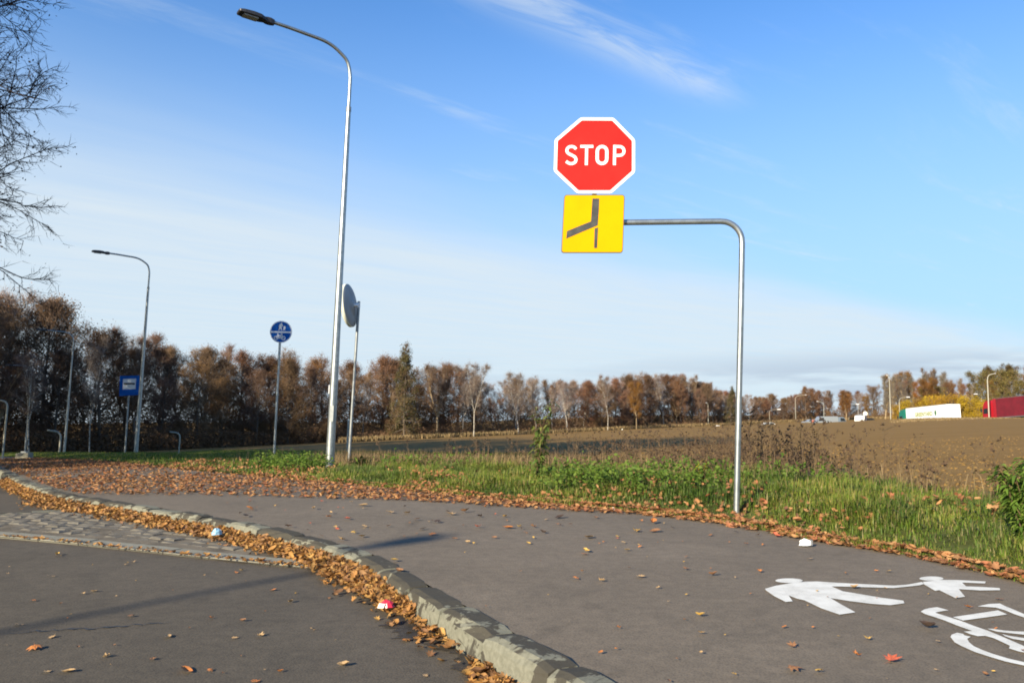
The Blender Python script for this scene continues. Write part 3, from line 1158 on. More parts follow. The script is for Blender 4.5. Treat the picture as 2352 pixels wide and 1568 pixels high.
bw.build('bicycle_symbol', m_white, ps)
for dz in (-.1, .1):
    MB().box((top.x, .02, top.z + dz), (.12, .03, .03)).build('clamp', m_galv2, ps)

# ------------------------------------------------------------------ convex traffic mirror seen from behind
mb_ = at(801, 1062, 17.4)
mir = thing('traffic_mirror', 'round convex traffic mirror turned away, grey back, on a steel post', 'traffic mirror', mb_)
mt = at(824.5, 692, 17.4) - mb_
MB().tube([(0, 0, -.3), (0, 0, 0), mt], .031, 12).build('post', m_galv2, mir)
mc = at(806, 701, 17.25) - mb_
fn = Vector((-.97, .12, -.11)).normalized()           # the way the glass faces
ux = fn.cross(Vector((0, 0, 1))).normalized()
uz = ux.cross(fn).normalized()


def mring(r, d, n=36):
    return [mc + fn * d + ux * r * math.cos(2 * math.pi * k / n) + uz * r * math.sin(2 * math.pi * k / n) for k in range(n)]


def lathe(prof, n=36):
    v = [p for r, d in prof for p in mring(max(r, .001), d, n)]
    f = [(i * n + k, i * n + (k + 1) % n, (i + 1) * n + (k + 1) % n, (i + 1) * n + k) for i in range(len(prof) - 1) for k in range(n)]
    return MB().add(v, f, True)


RM = .475
lathe([(.001, -.055), (.12, -.055), (.13, -.04), (.30, -.03), (.44, -.005), (RM - .012, .015)]).build('back_shell', m_mirback, mir)
lathe([(RM - .012, .012), (RM, .015), (RM, .075), (RM - .02, .09), (RM - .05, .085)]).build('rim', m_rim, mir)
lathe([(.425, .08), (.35, .105), (.2, .13), (.08, .14), (.001, .142)]).build('mirror_face', m_mirror, mir)
for nm in ('back_shell', 'rim', 'mirror_face'):
    pass
bk = MB()
a_ = mc - fn * .055
b_ = Vector((mt.x - .015, mt.y, a_.z + .01))
bk.tube([a_, b_], .035, 10)
bk.build('arm', m_white, mir)
MB().tube([b_ + Vector((.0, 0, -.05)), b_ + Vector((.003, 0, .06))], .043, 12).build('clamp', m_white, mir)

# ------------------------------------------------------------------ bus stop sign
bb = at(285, 1044, 35.3)
bus = thing('bus_stop_sign', 'square blue bus stop sign with white panel on a thin pole', 'bus stop sign', bb)


def bl(u, v_, d=0.0):
    return at(u, v_, 35.3) - bb + Vector((0, -d, 0))


MB().tube([(0, .05, -.3), bl(297, 868) + Vector((0, .05, 0))], .038, 10).build('pole', m_galv2, bus)
MB().prism([bl(274, 909), bl(320, 906.5), bl(320.5, 862), bl(276, 863)], (0, -.02, 0)).build('blue_board', m_blue, bus)
MB().prism([bl(282, 894, .022), bl(312, 893, .022), bl(313, 869, .022), bl(283.5, 870, .022)], (0, -.004, 0)).build('white_panel', m_white, bus)
bsym = [(284, 881.8), (285.5, 879.2), (308, 878.8), (311, 880.3), (311, 882), (307.5, 883.5), (304, 882.4), (292.5, 882.6), (290.5, 884), (287.5, 883)]
triangulated_sheet([bl(u, v_, .0275) for u, v_ in bsym], 'bus_symbol', m_blk, bus, (0, -.003, 0))
for o in (c for c in kids(bus) if c.name.startswith(('blue_board', 'white_panel'))):
    fix_normals(o)

# ------------------------------------------------------------------ smaller posts and the concrete block
def bent(u, v_, Y, ht, armL, rad, lab):
    p = at(u, v_, Y)
    t = thing('bent_post', lab, 'post', p, (0, R(2.2), 0), 'beige posts with hooked tops')
    P = [(0, 0, -.3), (0, 0, ht * .55), (0, 0, ht - armL * .45)] + [(-armL * .45 * (1 - math.cos(a)), 0, ht - armL * .45 * (1 - math.sin(a))) for a in (R(30), R(60), R(90))] + [(-armL * .75, 0, ht + .01), (-armL, 0, ht + .03)]
    MB().tube(P, rad, 8).build('tube', m_beige, t)
    return t


bent(4, 1066, 29, 2.28, .45, .035, 'beige hooked post at the left edge of the picture')
bent(136, 1040, 44, 1.18, .75, .05, 'beige hooked post just left of the third lamp')
bent(411, 1036, 50, 1.15, .65, .045, 'beige hooked post in the grass right of the second lamp')
tp = at(797, 1040, 45)
tpo = thing('marker_post', 'thin white post in the field beside the mirror post', 'post', tp, (0, R(1.5), 0))
MB().tube([(0, 0, -.2), (0, 0, 1.75)], .055, 8).build('tube', m_galv, tpo)
MB().tube([(0, 0, 1.75), (0, 0, 1.85)], [.07, .03], 8).build('cap', m_beige, tpo)
cb = at(55, 1061, 32)
cbo = thing('concrete_block', 'squat pale concrete block at the end of the path', 'concrete block', cb)
blk = MB()
v = [(-.27, -.2, -.2), (.27, -.2, -.2), (.27, .2, -.2), (-.27, .2, -.2), (-.24, -.18, .36), (.25, -.18, .38), (.24, .18, .38), (-.23, .18, .37)]
blk.add(v, [(0, 3, 2, 1), (4, 5, 6, 7), (0, 1, 5, 4), (1, 2, 6, 5), (2, 3, 7, 6), (3, 0, 4, 7)])
blk.build('block', m_conc, cbo)
MB().box((0, 0, .40), (.2, .16, .06)).build('lifting_lug', m_galv2, cbo)

# ------------------------------------------------------------------ far street lamps by the parked vehicles
GF = 'far lamps beyond the field'


def far_lamp(H, arm, hd, label, loc_, rz=0.0, mat=None):
    t = thing('far_street_lamp', label, 'street lamp', loc_, (0, R(.5), rz), GF)
    r = H * (.008 if H > 8.2 else .0115)
    P = [(0, 0, -1.0), (0, 0, H * .6), (0, 0, H * .86)] + [(arm * .5 * (1 - math.cos(a)), 0, H * .86 + H * .12 * math.sin(a)) for a in (R(30), R(60), R(90))] + [(arm, 0, H)]
    MB().tube(P, [r * 1.2, r, r * .8, r * .7, r * .7, r * .7, r * .7], 8).build('pole', mat or m_beige, t)
    MB().box((arm + hd * .3, 0, H + .02), (hd * .62, hd * .25, hd * .13)).build('lamp_head', m_white, t)
    return t


fl_ = [(1627, 980, 925, -6, .0, 190, 'small far lamp left of the stop sign post, in front of dark trees'),
       (1768, 975, 940, 18, 1, 215, 'far lamp with a lit bent arm just above the pale car'),
       (1828, 974, 907, 22, 0, 235, 'far lamp with a wide curved top, leftmost of the tall ones'),
       (1844, 974, 934, 16, 1, 250, 'far lamp with a pale head right of the wide curved lamp'),
       (1876, 974, 932, -16, 0, 250, 'far lamp hooked to the left behind the orange car'),
       (1893, 972, 922, -16, 0, 235, 'far lamp hooked to the left rising over the long white van'),
       (1915, 972, 938, -14, 1, 250, 'far lamp right of the long white van'),
       (1950, 970, 928, 17, 1, 240, 'far lamp with a white head left of the round sign'),
       (2046, 968, 862, -7, 0, 152, 'tall slim lamp left of the white lorry'),
       (2067, 968, 912, 17, 1, 165, 'shorter lamp close in front of the white lorry cab'),
       (2272, 962, 858, 16, 0, 126, 'tall slim lamp at the front of the red lorry'),
       (2256, 940, 905, -17, 1, 200, 'lamp with a bright left arm above the yellow bushes'),
       (2205, 945, 916, 8, 1, 200, 'low lamp with a bright head in the yellow bushes')]
for u, v0, v1, da, hd, Y, lab in fl_:
    b = at(u, v0, Y)
    H = (v0 - v1) / F * Y
    far_lamp(H, da / F * Y, (.012 if hd else .006) * 250 * Y / 250 * .55, lab, b)
rs_ = at(1976, 972, 225)
rso = thing('round_road_sign', 'far pale round road sign on a side arm, left of the tall slim lamp', 'road sign', rs_)
MB().tube([(0, 0, -.5), (0, 0, 2.3), (.1, 0, 2.5), (.9, 0, 2.55)], .09, 8).build('post', m_galv2, rso)
MB().prism([(1.5 + .62 * math.cos(a * .3927), -.05, 2.75 + .62 * math.sin(a * .3927)) for a in range(16)], (0, .08, 0)).build('disc', m_rim, rso)
wb = at(1649, 988, 170)
wbo = thing('white_board', 'small white board standing by the field edge left of the stop post', 'sign board', wb)
MB().box((0, 0, .75), (.75, .06, .6)).build('panel', m_white, wbo)
MB().tube([(0, .06, -.6), (0, .06, 1.0)], .05, 8).build('post', m_galv2, wbo)
wm = at(1429, 993, 152)
wmo = thing('white_marker', 'small pale marker stake at the foot of the wood', 'marker', wm)
MB().tube([(0, 0, -.4), (.03, 0, .55), (.06, 0, .7)], [.13, .16, .07], 8).build('stake', m_rim, wmo)
MB().box((-.12, 0, .45), (.3, .05, .16)).build('tag', m_rim, wmo)

# ------------------------------------------------------------------ lorries
m_truckw = M('white_lorry_panel', (.82, .82, .78), .4, var=.03, scale=1)
m_trucks = M('red_lorry_curtain', (.15, .008, .016), .55, var=.18, scale=1.2)
m_truckf = M('bright_red_panel', (.33, .010, .018), .4, var=.05)
m_green = M('teal_cab_paint', (.012, .16, .115), .35, var=.06)
m_dark = M('dark_chassis', (.02, .02, .02), .7, var=.2)
m_win = M('dark_window', (.02, .025, .03), .12, var=.05)
m_tyre = M('tyre_rubber', (.018, .018, .018), .9, var=.1)
m_let = M('green_lettering', (.10, .17, .02), .5, var=.1)
m_leaf = M('green_logo', (.03, .13, .05), .5, var=.1)
m_let2 = M('yellow_lettering_edge', (.50, .48, .08), .5, var=.05)


def wheel_at(par, x, y, r, w_, nm='wheel'):
    o = MB().tube([(x, y - w_ / 2, r), (x, y + w_ / 2, r)], r, 16).build(nm, m_tyre, par)
    MB().tube([(x, y - w_ / 2 - .01, r), (x, y + w_ / 2 + .01, r)], r * .55, 12).build('rim', m_galv2, o)
    return o


def lorry(name, label, front, direction, slope, L, side, cabm, bulk):
    """front = world point under the front end of the trailer on its left side; +x runs backwards along the trailer"""
    t = thing(name, label, 'lorry', front, (0, -slope, math.atan2(-direction[1], -direction[0])))
    Wd, z0, z1 = 2.5, 1.05, 3.98
    bx = fix_normals(MB().box((L / 2, 0, (z0 + z1) / 2), (L, Wd, z1 - z0)).build('trailer_body', side, t))
    MB().box((L / 2, 0, z1 + .02), (L + .02, Wd + .02, .05)).build('roof_rail', m_galv2, t)
    MB().box((L / 2, 0, z0 - .06), (L + .02, Wd + .02, .12)).build('side_rail', m_galv2, t)
    if bulk is not None:
        MB().box((.35, 0, (z0 + z1) / 2), (.72, Wd + .03, z1 - z0 + .02)).build('front_panel', bulk, t)
    for yy in (-.625, .625):
        d_ = MB().box((L + .025, yy, (z0 + z1) / 2), (.05, 1.2, z1 - z0 - .1)).build('rear_door', m_truckw if bulk is None else side, t)
        MB().tube([(L + .07, yy * .6, z0 + .1), (L + .07, yy * .6, z1 - .15)], .025, 6).build('lock_rod', m_galv2, d_)
    MB().box((L / 2 - .3, 0, .78), (L - .8, .9, .3)).build('chassis', m_dark, t)
    for x in (L - 1.6, L - 2.9, L - 4.2):
        for y in (-1.05, 1.05):
            wheel_at(t, x, y, .5, .35)
    # tractor
    out = [(-2.75, .5), (-2.8, 1.6), (-2.7, 2.5), (-2.45, 3.35), (-1.9, 3.75), (-.75, 3.85), (-.6, 3.4), (-.6, .9), (-.9, .5)]
    cab = fix_normals(MB().prism([(x, -1.22, z) for x, z in out], (0, 2.44, 0)).build('cab', cabm, t))
    for sy in (-1, 1):
        MB().prism([(x, sy * 1.225, z) for x, z in [(-2.6, 1.75), (-2.45, 2.55), (-1.45, 2.6), (-1.45, 1.75)]], (0, sy * .012, 0)).build('side_window', m_win, cab)
        MB().box((-2.72, sy * 1.45, 2.3), (.12, .22, .6)).build('wing_mirror', m_dark, cab)
    MB().box((-2.77, 0, 2.15), (.06, 2.1, .75)).build('windscreen', m_win, cab)
    for x in (-2.0, .9):
        for y in (-1.05, 1.05):
            wheel_at(t, x, y, .5, .35)
    return t, L


h1 = Vector((-.044, .999, 0))
rear = Vector((76.2, 140, -1.12))
fr1 = rear + h1 * 13.3 + Vector((0, 0, -.05 * 13.3))
side_n = Vector((-.999, -.044, 0))
white, L1 = lorry('white_lorry', 'white box lorry with a teal cab and green lettering beyond the field', fr1 - side_n * 1.25, h1, math.atan(.05), 13.3, m_truckw, m_green, None)
red, L2 = lorry('red_lorry', 'dark red curtain-sided lorry cut off by the right edge', Vector((76.8, 127.4, -.47)) - side_n * 1.25, h1, math.atan(.05), 13.6, m_trucks, m_truckf, m_truckf)


def lettering(par, txt, x, y, z, size, mat, name, rz, off=0.0):
    cu_ = bpy.data.curves.new(name, 'FONT')
    cu_.body = txt
    cu_.size = size
    cu_.extrude = .004
    cu_.offset = off
    tmp = bpy.data.objects.new('tmp', cu_)
    COL.objects.link(tmp)
    bpy.context.view_layer.update()
    dg = bpy.context.evaluated_depsgraph_get()
    me = bpy.data.meshes.new_from_object(tmp.evaluated_get(dg))
    me.materials.clear()
    me.materials.append(mat)
    bpy.data.objects.remove(tmp)
    me.name = name
    o = link(bpy.data.objects.new(name, me), par)
    o.location = (x, y, z)
    o.rotation_euler = (R(90), 0, rz)
    return o


# which local side faces the camera
loc_side = (Matrix.Rotation(-math.atan2(-h1.y, -h1.x), 3, 'Z') @ side_n).y
sy = 1 if loc_side > 0 else -1
if sy < 0:
    lettering(white, 'GREENYARD', 3.1, -1.275, 2.25, 1.02, m_let2, 'lettering_outline', 0, .03)
    lettering(white, 'GREENYARD', 3.1, -1.285, 2.25, 1.02, m_let, 'lettering', 0, 0)
    lx, ly, lr = 9.9, -1.275, 0
else:
    lettering(white, 'GREENYARD', 9.4, 1.275, 2.25, 1.02, m_let2, 'lettering_outline', R(180), .03)
    lettering(white, 'GREENYARD', 9.4, 1.285, 2.25, 1.02, m_let, 'lettering', R(180), 0)
    lx, ly, lr = 2.6, 1.275, 0
lf_ = [(0, -.45), (.2, -.25), (.3, .1), (.22, .4), (0, .62), (-.22, .4), (-.3, .1), (-.2, -.25)]
fix_normals(MB().prism([(lx + a, ly, 2.55 + b) for a, b in lf_], (0, sy * .02, 0)).build('leaf_logo', m_leaf, white))

# ------------------------------------------------------------------ parked vehicles at the far edge of the field
def car_mesh(kind):
    if kind == 'van':
        body = [(-2.5, .35), (-2.5, 1.05), (-2.05, 1.2), (-1.55, 2.15), (-1.2, 2.3), (2.5, 2.35), (2.6, 2.2), (2.6, .35)]
        wins = [[(-1.9, 1.3), (-1.5, 2.0), (-.6, 2.05), (-.6, 1.3)]]
    else:
        body = [(-2.1, .3), (-2.1, .75), (-1.9, .88), (-1.05, .98), (-.5, 1.42), (.9, 1.46), (1.65, 1.05), (2.05, .98), (2.1, .35)]
        wins = [[(-.9, 1.0), (-.45, 1.36), (.1, 1.38), (.1, 1.0)], [(.18, 1.0), (.18, 1.38), (.85, 1.4), (1.4, 1.03)]]
    return body, wins


def vehicle(name, kind, paint, label, loc_, rz):
    body, wins = car_mesh(kind)
    t = thing(name, label, 'van' if kind == 'van' else 'car', (loc_[0], loc_[1], loc_[2] - (.45 if kind == 'van' else .1)), (0, 0, rz), 'vehicles parked beyond the field')
    hw = .95 if kind == 'van' else .85
    b = fix_normals(MB().prism([(x, -hw, z) for x, z in body], (0, 2 * hw, 0)).build('body', paint, t))
    for w_ in wins:
        for s_ in (-1, 1):
            fix_normals(MB().prism([(x, s_ * hw, z) for x, z in w_], (0, s_ * .012, 0)).build('window', m_win, b))
    for x in ((-1.6, 1.7) if kind == 'van' else (-1.3, 1.3)):
        for s_ in (-1, 1):
            wheel_at(t, x, s_ * (hw - .08), .33, .22)
    for s_ in (-1, 1):
        MB().box((body[0][0] - .005, s_ * (hw - .2), .7), (.04, .24, .14)).build('headlight', m_glass, t)
    return t


m_cw = M('white_car_paint', (.66, .66, .62), .35, var=.04)
m_cs = M('silver_car_paint', (.34, .37, .38), .3, .4, var=.05)
m_co = M('orange_car_paint', (.42, .13, .07), .4, var=.05)
m_cb = M('grey_blue_car_paint', (.20, .25, .30), .35, .3, var=.05)
m_cd = M('dark_car_paint', (.03, .032, .036), .3, var=.05)
for u, v_, Y, nm, kd, pm, rz, lab in ((1763, 983, 190, 'parked_car', 'car', m_cw, 8, 'pale parked car half sunk behind the field edge under the bent-arm lamp'),
                                      (1862, 975, 205, 'parked_car', 'car', m_cs, 4, 'silver parked car left of the orange one beyond the field'),
                                      (1874, 977, 190, 'parked_car', 'car', m_co, 70, 'orange-red parked car beyond the field'),
                                      (1895, 975, 180, 'parked_van', 'van', m_cs, 2, 'long pale grey van parked beyond the field'),
                                      (1921, 975, 190, 'parked_van', 'van', m_cb, 184, 'blue-grey van parked right of the long pale van'),
                                      (1977, 974, 170, 'parked_van', 'van', m_cw, 60, 'white van parked nose-on under the round sign'),
                                      (1996, 974, 175, 'parked_car', 'car', m_cd, 186, 'dark parked car right of the white van')):
    p = at(u, v_, Y)
    vehicle(nm, kd, pm, lab, p, R(rz))
# ------------------------------------------------------------------ trees
def tube_np(pts, rad, n, V, Fq, Ft, base):
    """append an n-sided tapering tube (closing to a point) to the lists; returns the new vertex count"""
    m = len(pts)
    t = np.gradient(pts, axis=0)
    t /= np.linalg.norm(t, axis=1)[:, None] + 1e-9
    ref = np.array([0., 1., 0.]) if abs(t[0, 1]) < .9 else np.array([1., 0., 0.])
    a = ref - t * (t @ ref)[:, None]
    a /= np.linalg.norm(a, axis=1)[:, None] + 1e-9
    b = np.cross(t, a)
    ang = np.arange(n) * 2 * math.pi / n
    ring = pts[:, None, :] + (a[:, None, :] * np.cos(ang)[None, :, None] + b[:, None, :] * np.sin(ang)[None, :, None]) * np.asarray(rad)[:, None, None]
    V.append(ring.reshape(-1, 3))
    i = np.arange(m - 1)[:, None] * n
    k = np.arange(n)[None, :]
    k2 = (k + 1) % n
    q = np.stack([i + k, i + k2, i + n + k2, i + n + k], -1).reshape(-1, 4) + base
    Fq.append(q)
    return base + m * n


def walk(r, p, d, L, n, wander, up):
    pts = [p]
    d = d / np.linalg.norm(d)
    for k in range(n):
        d = d + r.normal(0, wander, 3) + np.array([0, 0, up])
        d /= np.linalg.norm(d)
        p = p + d * (L / n)
        pts.append(p)
    return np.array(pts)


def side_dir(r, d, ang):
    a = np.cross(d, r.normal(0, 1, 3))
    a /= np.linalg.norm(a) + 1e-9
    return d * math.cos(ang) + a * math.sin(ang)


class TreeGeo:
    pass


def grow(seed, H, cb, CR, nl, ns, nt, shape='round', twig_r=.02, twig_l=.9, up=.06, lean=0.0, trunk_r=None, fork=0, elev=(15, 70), wander=.12, sub2=0):
    r = np.random.RandomState(seed)
    tV, tQ = [], []
    nb = 0
    tr = trunk_r or H * .014
    tops = []
    trunks = []
    if fork:
        hf = H * r.uniform(.25, .38)
        base = walk(r, np.zeros(3), np.array([lean, 0, 1.]), hf, 4, .05, .05)
        nb = tube_np(base, np.linspace(tr, tr * .8, 5), 7, tV, tQ, None, nb)
        for k in range(fork):
            az = r.uniform(0, 6.28) + k * 6.283 / fork
            s_ = walk(r, base[-1], np.array([math.cos(az) * .32, math.sin(az) * .32, 1.]), (H - hf) * r.uniform(.88, 1.0), 8, .06, .05)
            nb = tube_np(s_, np.linspace(tr * .62, .012, 9), 6, tV, tQ, None, nb)
            trunks.append((s_, tr * .62))
    else:
        s_ = walk(r, np.zeros(3), np.array([lean, 0, 1.]), H * .97, 10, .035, .06)
        nb = tube_np(s_, np.linspace(tr, .015, 11), 8, tV, tQ, None, nb)
        trunks.append((s_, tr))
    tw = []                  # twig segments (p0, p1)
    tips = []
    for li in range(nl):
        S_, r0 = trunks[li % len(trunks)]
        fz = cb + (0.97 - cb) * ((li + r.uniform(0, 1)) / nl)
        zt = H * fz
        j = np.interp(zt, S_[:, 2], np.arange(len(S_)))
        if zt < S_[0, 2]:
            j = 0.1
        j0 = int(min(j, len(S_) - 2))
        p = S_[j0] + (S_[j0 + 1] - S_[j0]) * (j - j0)
        f = (fz - cb) / (0.97 - cb)
        if shape == 'spread':
            Ln = CR * r.uniform(.72, 1.03) * (1 - .5 * max(0, f - .6))
        elif shape == 'round':
            Ln = CR * (math.sin(math.pi * (f * .8 + .17)) ** .8) * r.uniform(.75, 1.15)
        elif shape == 'cone':
            Ln = CR * (1.02 - f) * r.uniform(.8, 1.15)
        else:
            Ln = CR * (1 - .55 * f) * r.uniform(.7, 1.15)
        az = li * 2.399 + r.uniform(-.4, .4)
        el = R(elev[0] + (elev[1] - elev[0]) * f + r.uniform(-8, 8))
        d = np.array([math.cos(az) * math.cos(el), math.sin(az) * math.cos(el), math.sin(el)])
        lr = max(.02, r0 * .42 * (1 - f * .6))
        limb = walk(r, p, d, Ln, 6, wander, up)
        nb = tube_np(limb, np.linspace(lr, .012, 7), 5, tV, tQ, None, nb)
        for si in range(ns):
            q = 1.2 + (si + r.uniform(0, 1)) / ns * 4.7
            k0 = int(min(q, 5))
            p2 = limb[k0] + (limb[k0 + 1] - limb[k0]) * (q - k0)
            d2 = side_dir(r, (limb[k0 + 1] - limb[k0]) / np.linalg.norm(limb[k0 + 1] - limb[k0]), R(r.uniform(28, 62)))
            L2 = Ln * r.uniform(.22, .48) * (1.15 - q / 9)
            sub = walk(r, p2, d2, L2, 4, wander * 1.3, up * 1.2)
            nb = tube_np(sub, np.linspace(max(.010, lr * .32), .006, 5), 4, tV, tQ, None, nb)
            for ti in range(nt):
                g = .4 + (ti + r.uniform(0, 1)) / nt * 3.6
                k1 = int(min(g, 3))
                p3 = sub[k1] + (sub[k1 + 1] - sub[k1]) * (g - k1)
                d3 = side_dir(r, (sub[k1 + 1] - sub[k1]) / np.linalg.norm(sub[k1 + 1] - sub[k1]), R(r.uniform(20, 65)))
                d3[2] += up
                e = p3 + d3 * twig_l * r.uniform(.4, 1.2)
                tw.append((p3, e, twig_r))
                tips.append(e)
                tips.append((p3 + e) / 2)
                for _ in range(sub2):
                    h_ = r.uniform(.2, .9)
                    p4 = p3 + (e - p3) * h_
                    d4 = side_dir(r, d3 / np.linalg.norm(d3), R(r.uniform(25, 70)))
                    e4 = p4 + d4 * twig_l * r.uniform(.2, .55)
                    tw.append((p4, e4, twig_r * .7))
                    tips.append(e4)
    g = TreeGeo()
    g.trunk = (np.concatenate(tV), np.concatenate(tQ))
    P0, P1 = np.array([t[0] for t in tw]), np.array([t[1] for t in tw])
    rr_ = np.array([t[2] for t in tw])
    g.tips = np.array(tips)
    # slender three-sided twigs with a slight bend
    dv = P1 - P0
    t = dv / (np.linalg.norm(dv, axis=1)[:, None] + 1e-9)
    a = np.cross(t, r.normal(0, 1, t.shape))
    a /= np.linalg.norm(a, axis=1)[:, None] + 1e-9
    b = np.cross(t, a)
    Mi = (P0 + P1) / 2 + a * (np.linalg.norm(dv, axis=1) * .06)[:, None]
    n = len(P0)
    V = np.zeros((n, 7, 3))
    for k in range(3):
        c_, s_ = math.cos(k * 2.094), math.sin(k * 2.094)
        V[:, k] = P0 + (a * c_ + b * s_) * rr_[:, None]
        V[:, 3 + k] = Mi + (a * c_ + b * s_) * rr_[:, None] * .7
    V[:, 6] = P1
    bi = np.arange(n)[:, None] * 7
    q = np.concatenate([bi + np.array([[k, (k + 1) % 3, 3 + (k + 1) % 3, 3 + k]]) for k in range(3)])
    t3 = np.concatenate([bi + np.array([[3 + k, 3 + (k + 1) % 3, 6]]) for k in range(3)])
    g.tw = (V.reshape(-1, 3), q, t3)
    g.r = r
    return g


def leaf_quads(r, C, size, flat=.0, jit=.25):
    """bent diamond leaves or leaf sprays round the points C"""
    n = len(C)
    C = C + r.normal(0, jit, C.shape)
    d = r.normal(0, 1, (n, 3))
    d[:, 2] *= (1 - flat)
    d /= np.linalg.norm(d, axis=1)[:, None]
    e = np.cross(d, r.normal(0, 1, (n, 3)))
    e /= np.linalg.norm(e, axis=1)[:, None] + 1e-9
    nn = np.cross(d, e)
    s = (size * r.uniform(.5, 1.3, n))[:, None]
    V = np.stack([C - d * s * .5, C + e * s * .32 + nn * s * .1, C + d * s * .5 + nn * s * .12, C - e * s * .32 + nn * s * .1], 1)
    bi = np.arange(n)[:, None] * 4
    t3 = np.concatenate([bi + np.array([[0, 1, 2]]), bi + np.array([[0, 2, 3]])])
    return V.reshape(-1, 3), t3


def tree_parts(g, bark, twig, leaf=None, nleaf=0, lsize=.3, jit=.17, name='tree', label='', cat='tree', group=None, lowcut=0.0):
    t = thing(name, label, cat, (0, 0, 0), (0, 0, 0), group)
    mesh_np('trunk', g.trunk[0], [g.trunk[1]], bark, t, True)
    V, q, t3 = g.tw
    mats = [twig]
    faces = [q, t3]
    midx = [np.zeros(len(q) + len(t3), np.int32)]
    if leaf is not None and nleaf:
        r = g.r
        pool = g.tips[g.tips[:, 2] > lowcut]
        # clumped: leaves gather on part of the twigs only
        w_ = .5 + .5 * np.sin(pool[:, 0] * 1.9 + 1) * np.sin(pool[:, 1] * 1.7) * np.sin(pool[:, 2] * 1.6 + 2)
        w_ = w_ ** 1.5 + .05
        ci = r.choice(len(pool), nleaf, p=w_ / w_.sum())
        LV, LT = leaf_quads(r, pool[ci], lsize, 0, jit)
        faces.append(LT + len(V))
        V = np.concatenate([V, LV])
        mats.append(leaf)
        midx.append(np.ones(len(LT), np.int32))
    mesh_np('crown', V, faces, None, t, False, mats, np.concatenate(midx))
    return t


protos = {}


def proto(kind, i, H, fn):
    o = fn()
    fam = family(o)
    H = max(np.quantile([v.co.z for v in c.data.vertices], .998) for c, _ in fam)
    protos.setdefault(kind, []).append((o, fam, H))


PH = 12.0
for i in range(4):
    proto('bare', i, PH, lambda: tree_parts(grow(100 + i, PH, (.22, .3, .15, .35)[i], (3.6, 3.2, 3.9, 2.9)[i], 34, 10, 10, ('round', 'col', 'spread', 'round')[i], .013, .85, (.07, .15, .10, .12)[i], 0, None, (0, 3, 0, 2)[i], ((15, 75), (40, 80), (25, 75), (40, 80))[i]), m_bark2 if i == 1 else m_bark, m_twig, m_lf_brown, (2600, 500, 3200, 900)[i], .12, name='bare_tree'))
for i in range(3):
    proto('oak', i, PH, lambda: tree_parts(grow(200 + i, PH, .12, 4.0, 34, 9, 9, 'round', .013, .8, .05, 0, None, 0, (5, 70)), m_bark, m_twig, m_lf_brown, 15000, .13, name='oak_tree'))
for i in range(2):
    proto('rust', i, PH, lambda: tree_parts(grow(300 + i, PH, .2, 3.4, 30, 8, 9, 'round', .013, .8, .06, 0, None, 0, (10, 72)), m_bark, m_twig, m_lf_rust, 9000, .13, name='rust_leaved_tree'))
for i in range(3):
    proto('birch', i, PH, lambda: tree_parts(grow(400 + i, PH, .40, 2.5, 26, 8, 10, 'round', .012, 1.0, .0, .03 * (i - 1), .13, 2 if i != 1 else 3, (35, 75)), m_birch, m_twigb, m_lf_rust, 500, .11, name='birch_tree'))
for i in range(2):
    proto('poplar', i, PH, lambda: tree_parts(grow(500 + i, PH, .18, 1.7, 34, 8, 8, 'col', .013, .9, .16, 0, None, 0, (50, 80)), m_bark2, m_twigg, m_lf_yel, 300, .12, name='grey_poplar'))
proto('conifer', 0, PH, lambda: tree_parts(grow(600, PH, .10, 2.7, 46, 7, 6, 'cone', .014, .6, -.03, 0, None, 0, (-12, 30), .06), m_bark, m_twig, m_lf_con, 9000, .17, .16, name='conifer'))
proto('orange', 0, PH, lambda: tree_parts(grow(700, PH, .28, 2.4, 22, 7, 7, 'round', .02, .9, .05, 0, .12, 2, (35, 75)), m_bark2, m_twig, m_lf_orange, 12000, .16, name='orange_tree'))
proto('olive', 0, PH, lambda: tree_parts(grow(800, PH, .08, 5.2, 30, 7, 7, 'round', .022, .9, .05, 0, None, 3, (8, 72)), m_bark, m_twig, m_lf_olive, 16000, .2, name='olive_brown_tree'))
BH = 4.0
proto('yellow', 0, BH, lambda: tree_parts(grow(900, BH, .02, 2.2, 24, 6, 6, 'round', .012, .6, .12, 0, .05, 4, (15, 70)), m_bark2, m_twig, m_lf_yel, 7000, .15, .2, name='yellow_bush', cat='bush'))
for i in range(2):
    proto('thicket', i, BH, lambda: tree_parts(grow(950 + i, BH, .02, 2.4, 24, 6, 7, 'round', .014, .7, .12, 0, .05, 4, (15, 72)), m_bark, m_twig, m_brush, 7000, .13, .2, name='brown_thicket', cat='bush'))
used = set()


def plant(kind, p, H, label, group, rz, wide=1.0, name=None):
    rr = random.Random(int(p[0] * 71 + p[1] * 37))
    k = rr.randrange(len(protos[kind]))
    o, fam, h0 = protos[kind][k]
    sc = H / h0
    s3 = (sc * wide, sc * wide, sc)
    if (kind, k) not in used:
        used.add((kind, k))
        o.location, o.rotation_euler, o.scale = p, (0, 0, rz), s3
        o['label'] = label
        if group:
            o['group'] = group
        return o
    c = dup(o, fam, p, (0, 0, rz), s3, label, group)
    if not group and 'group' in c:
        del c['group']
    return c


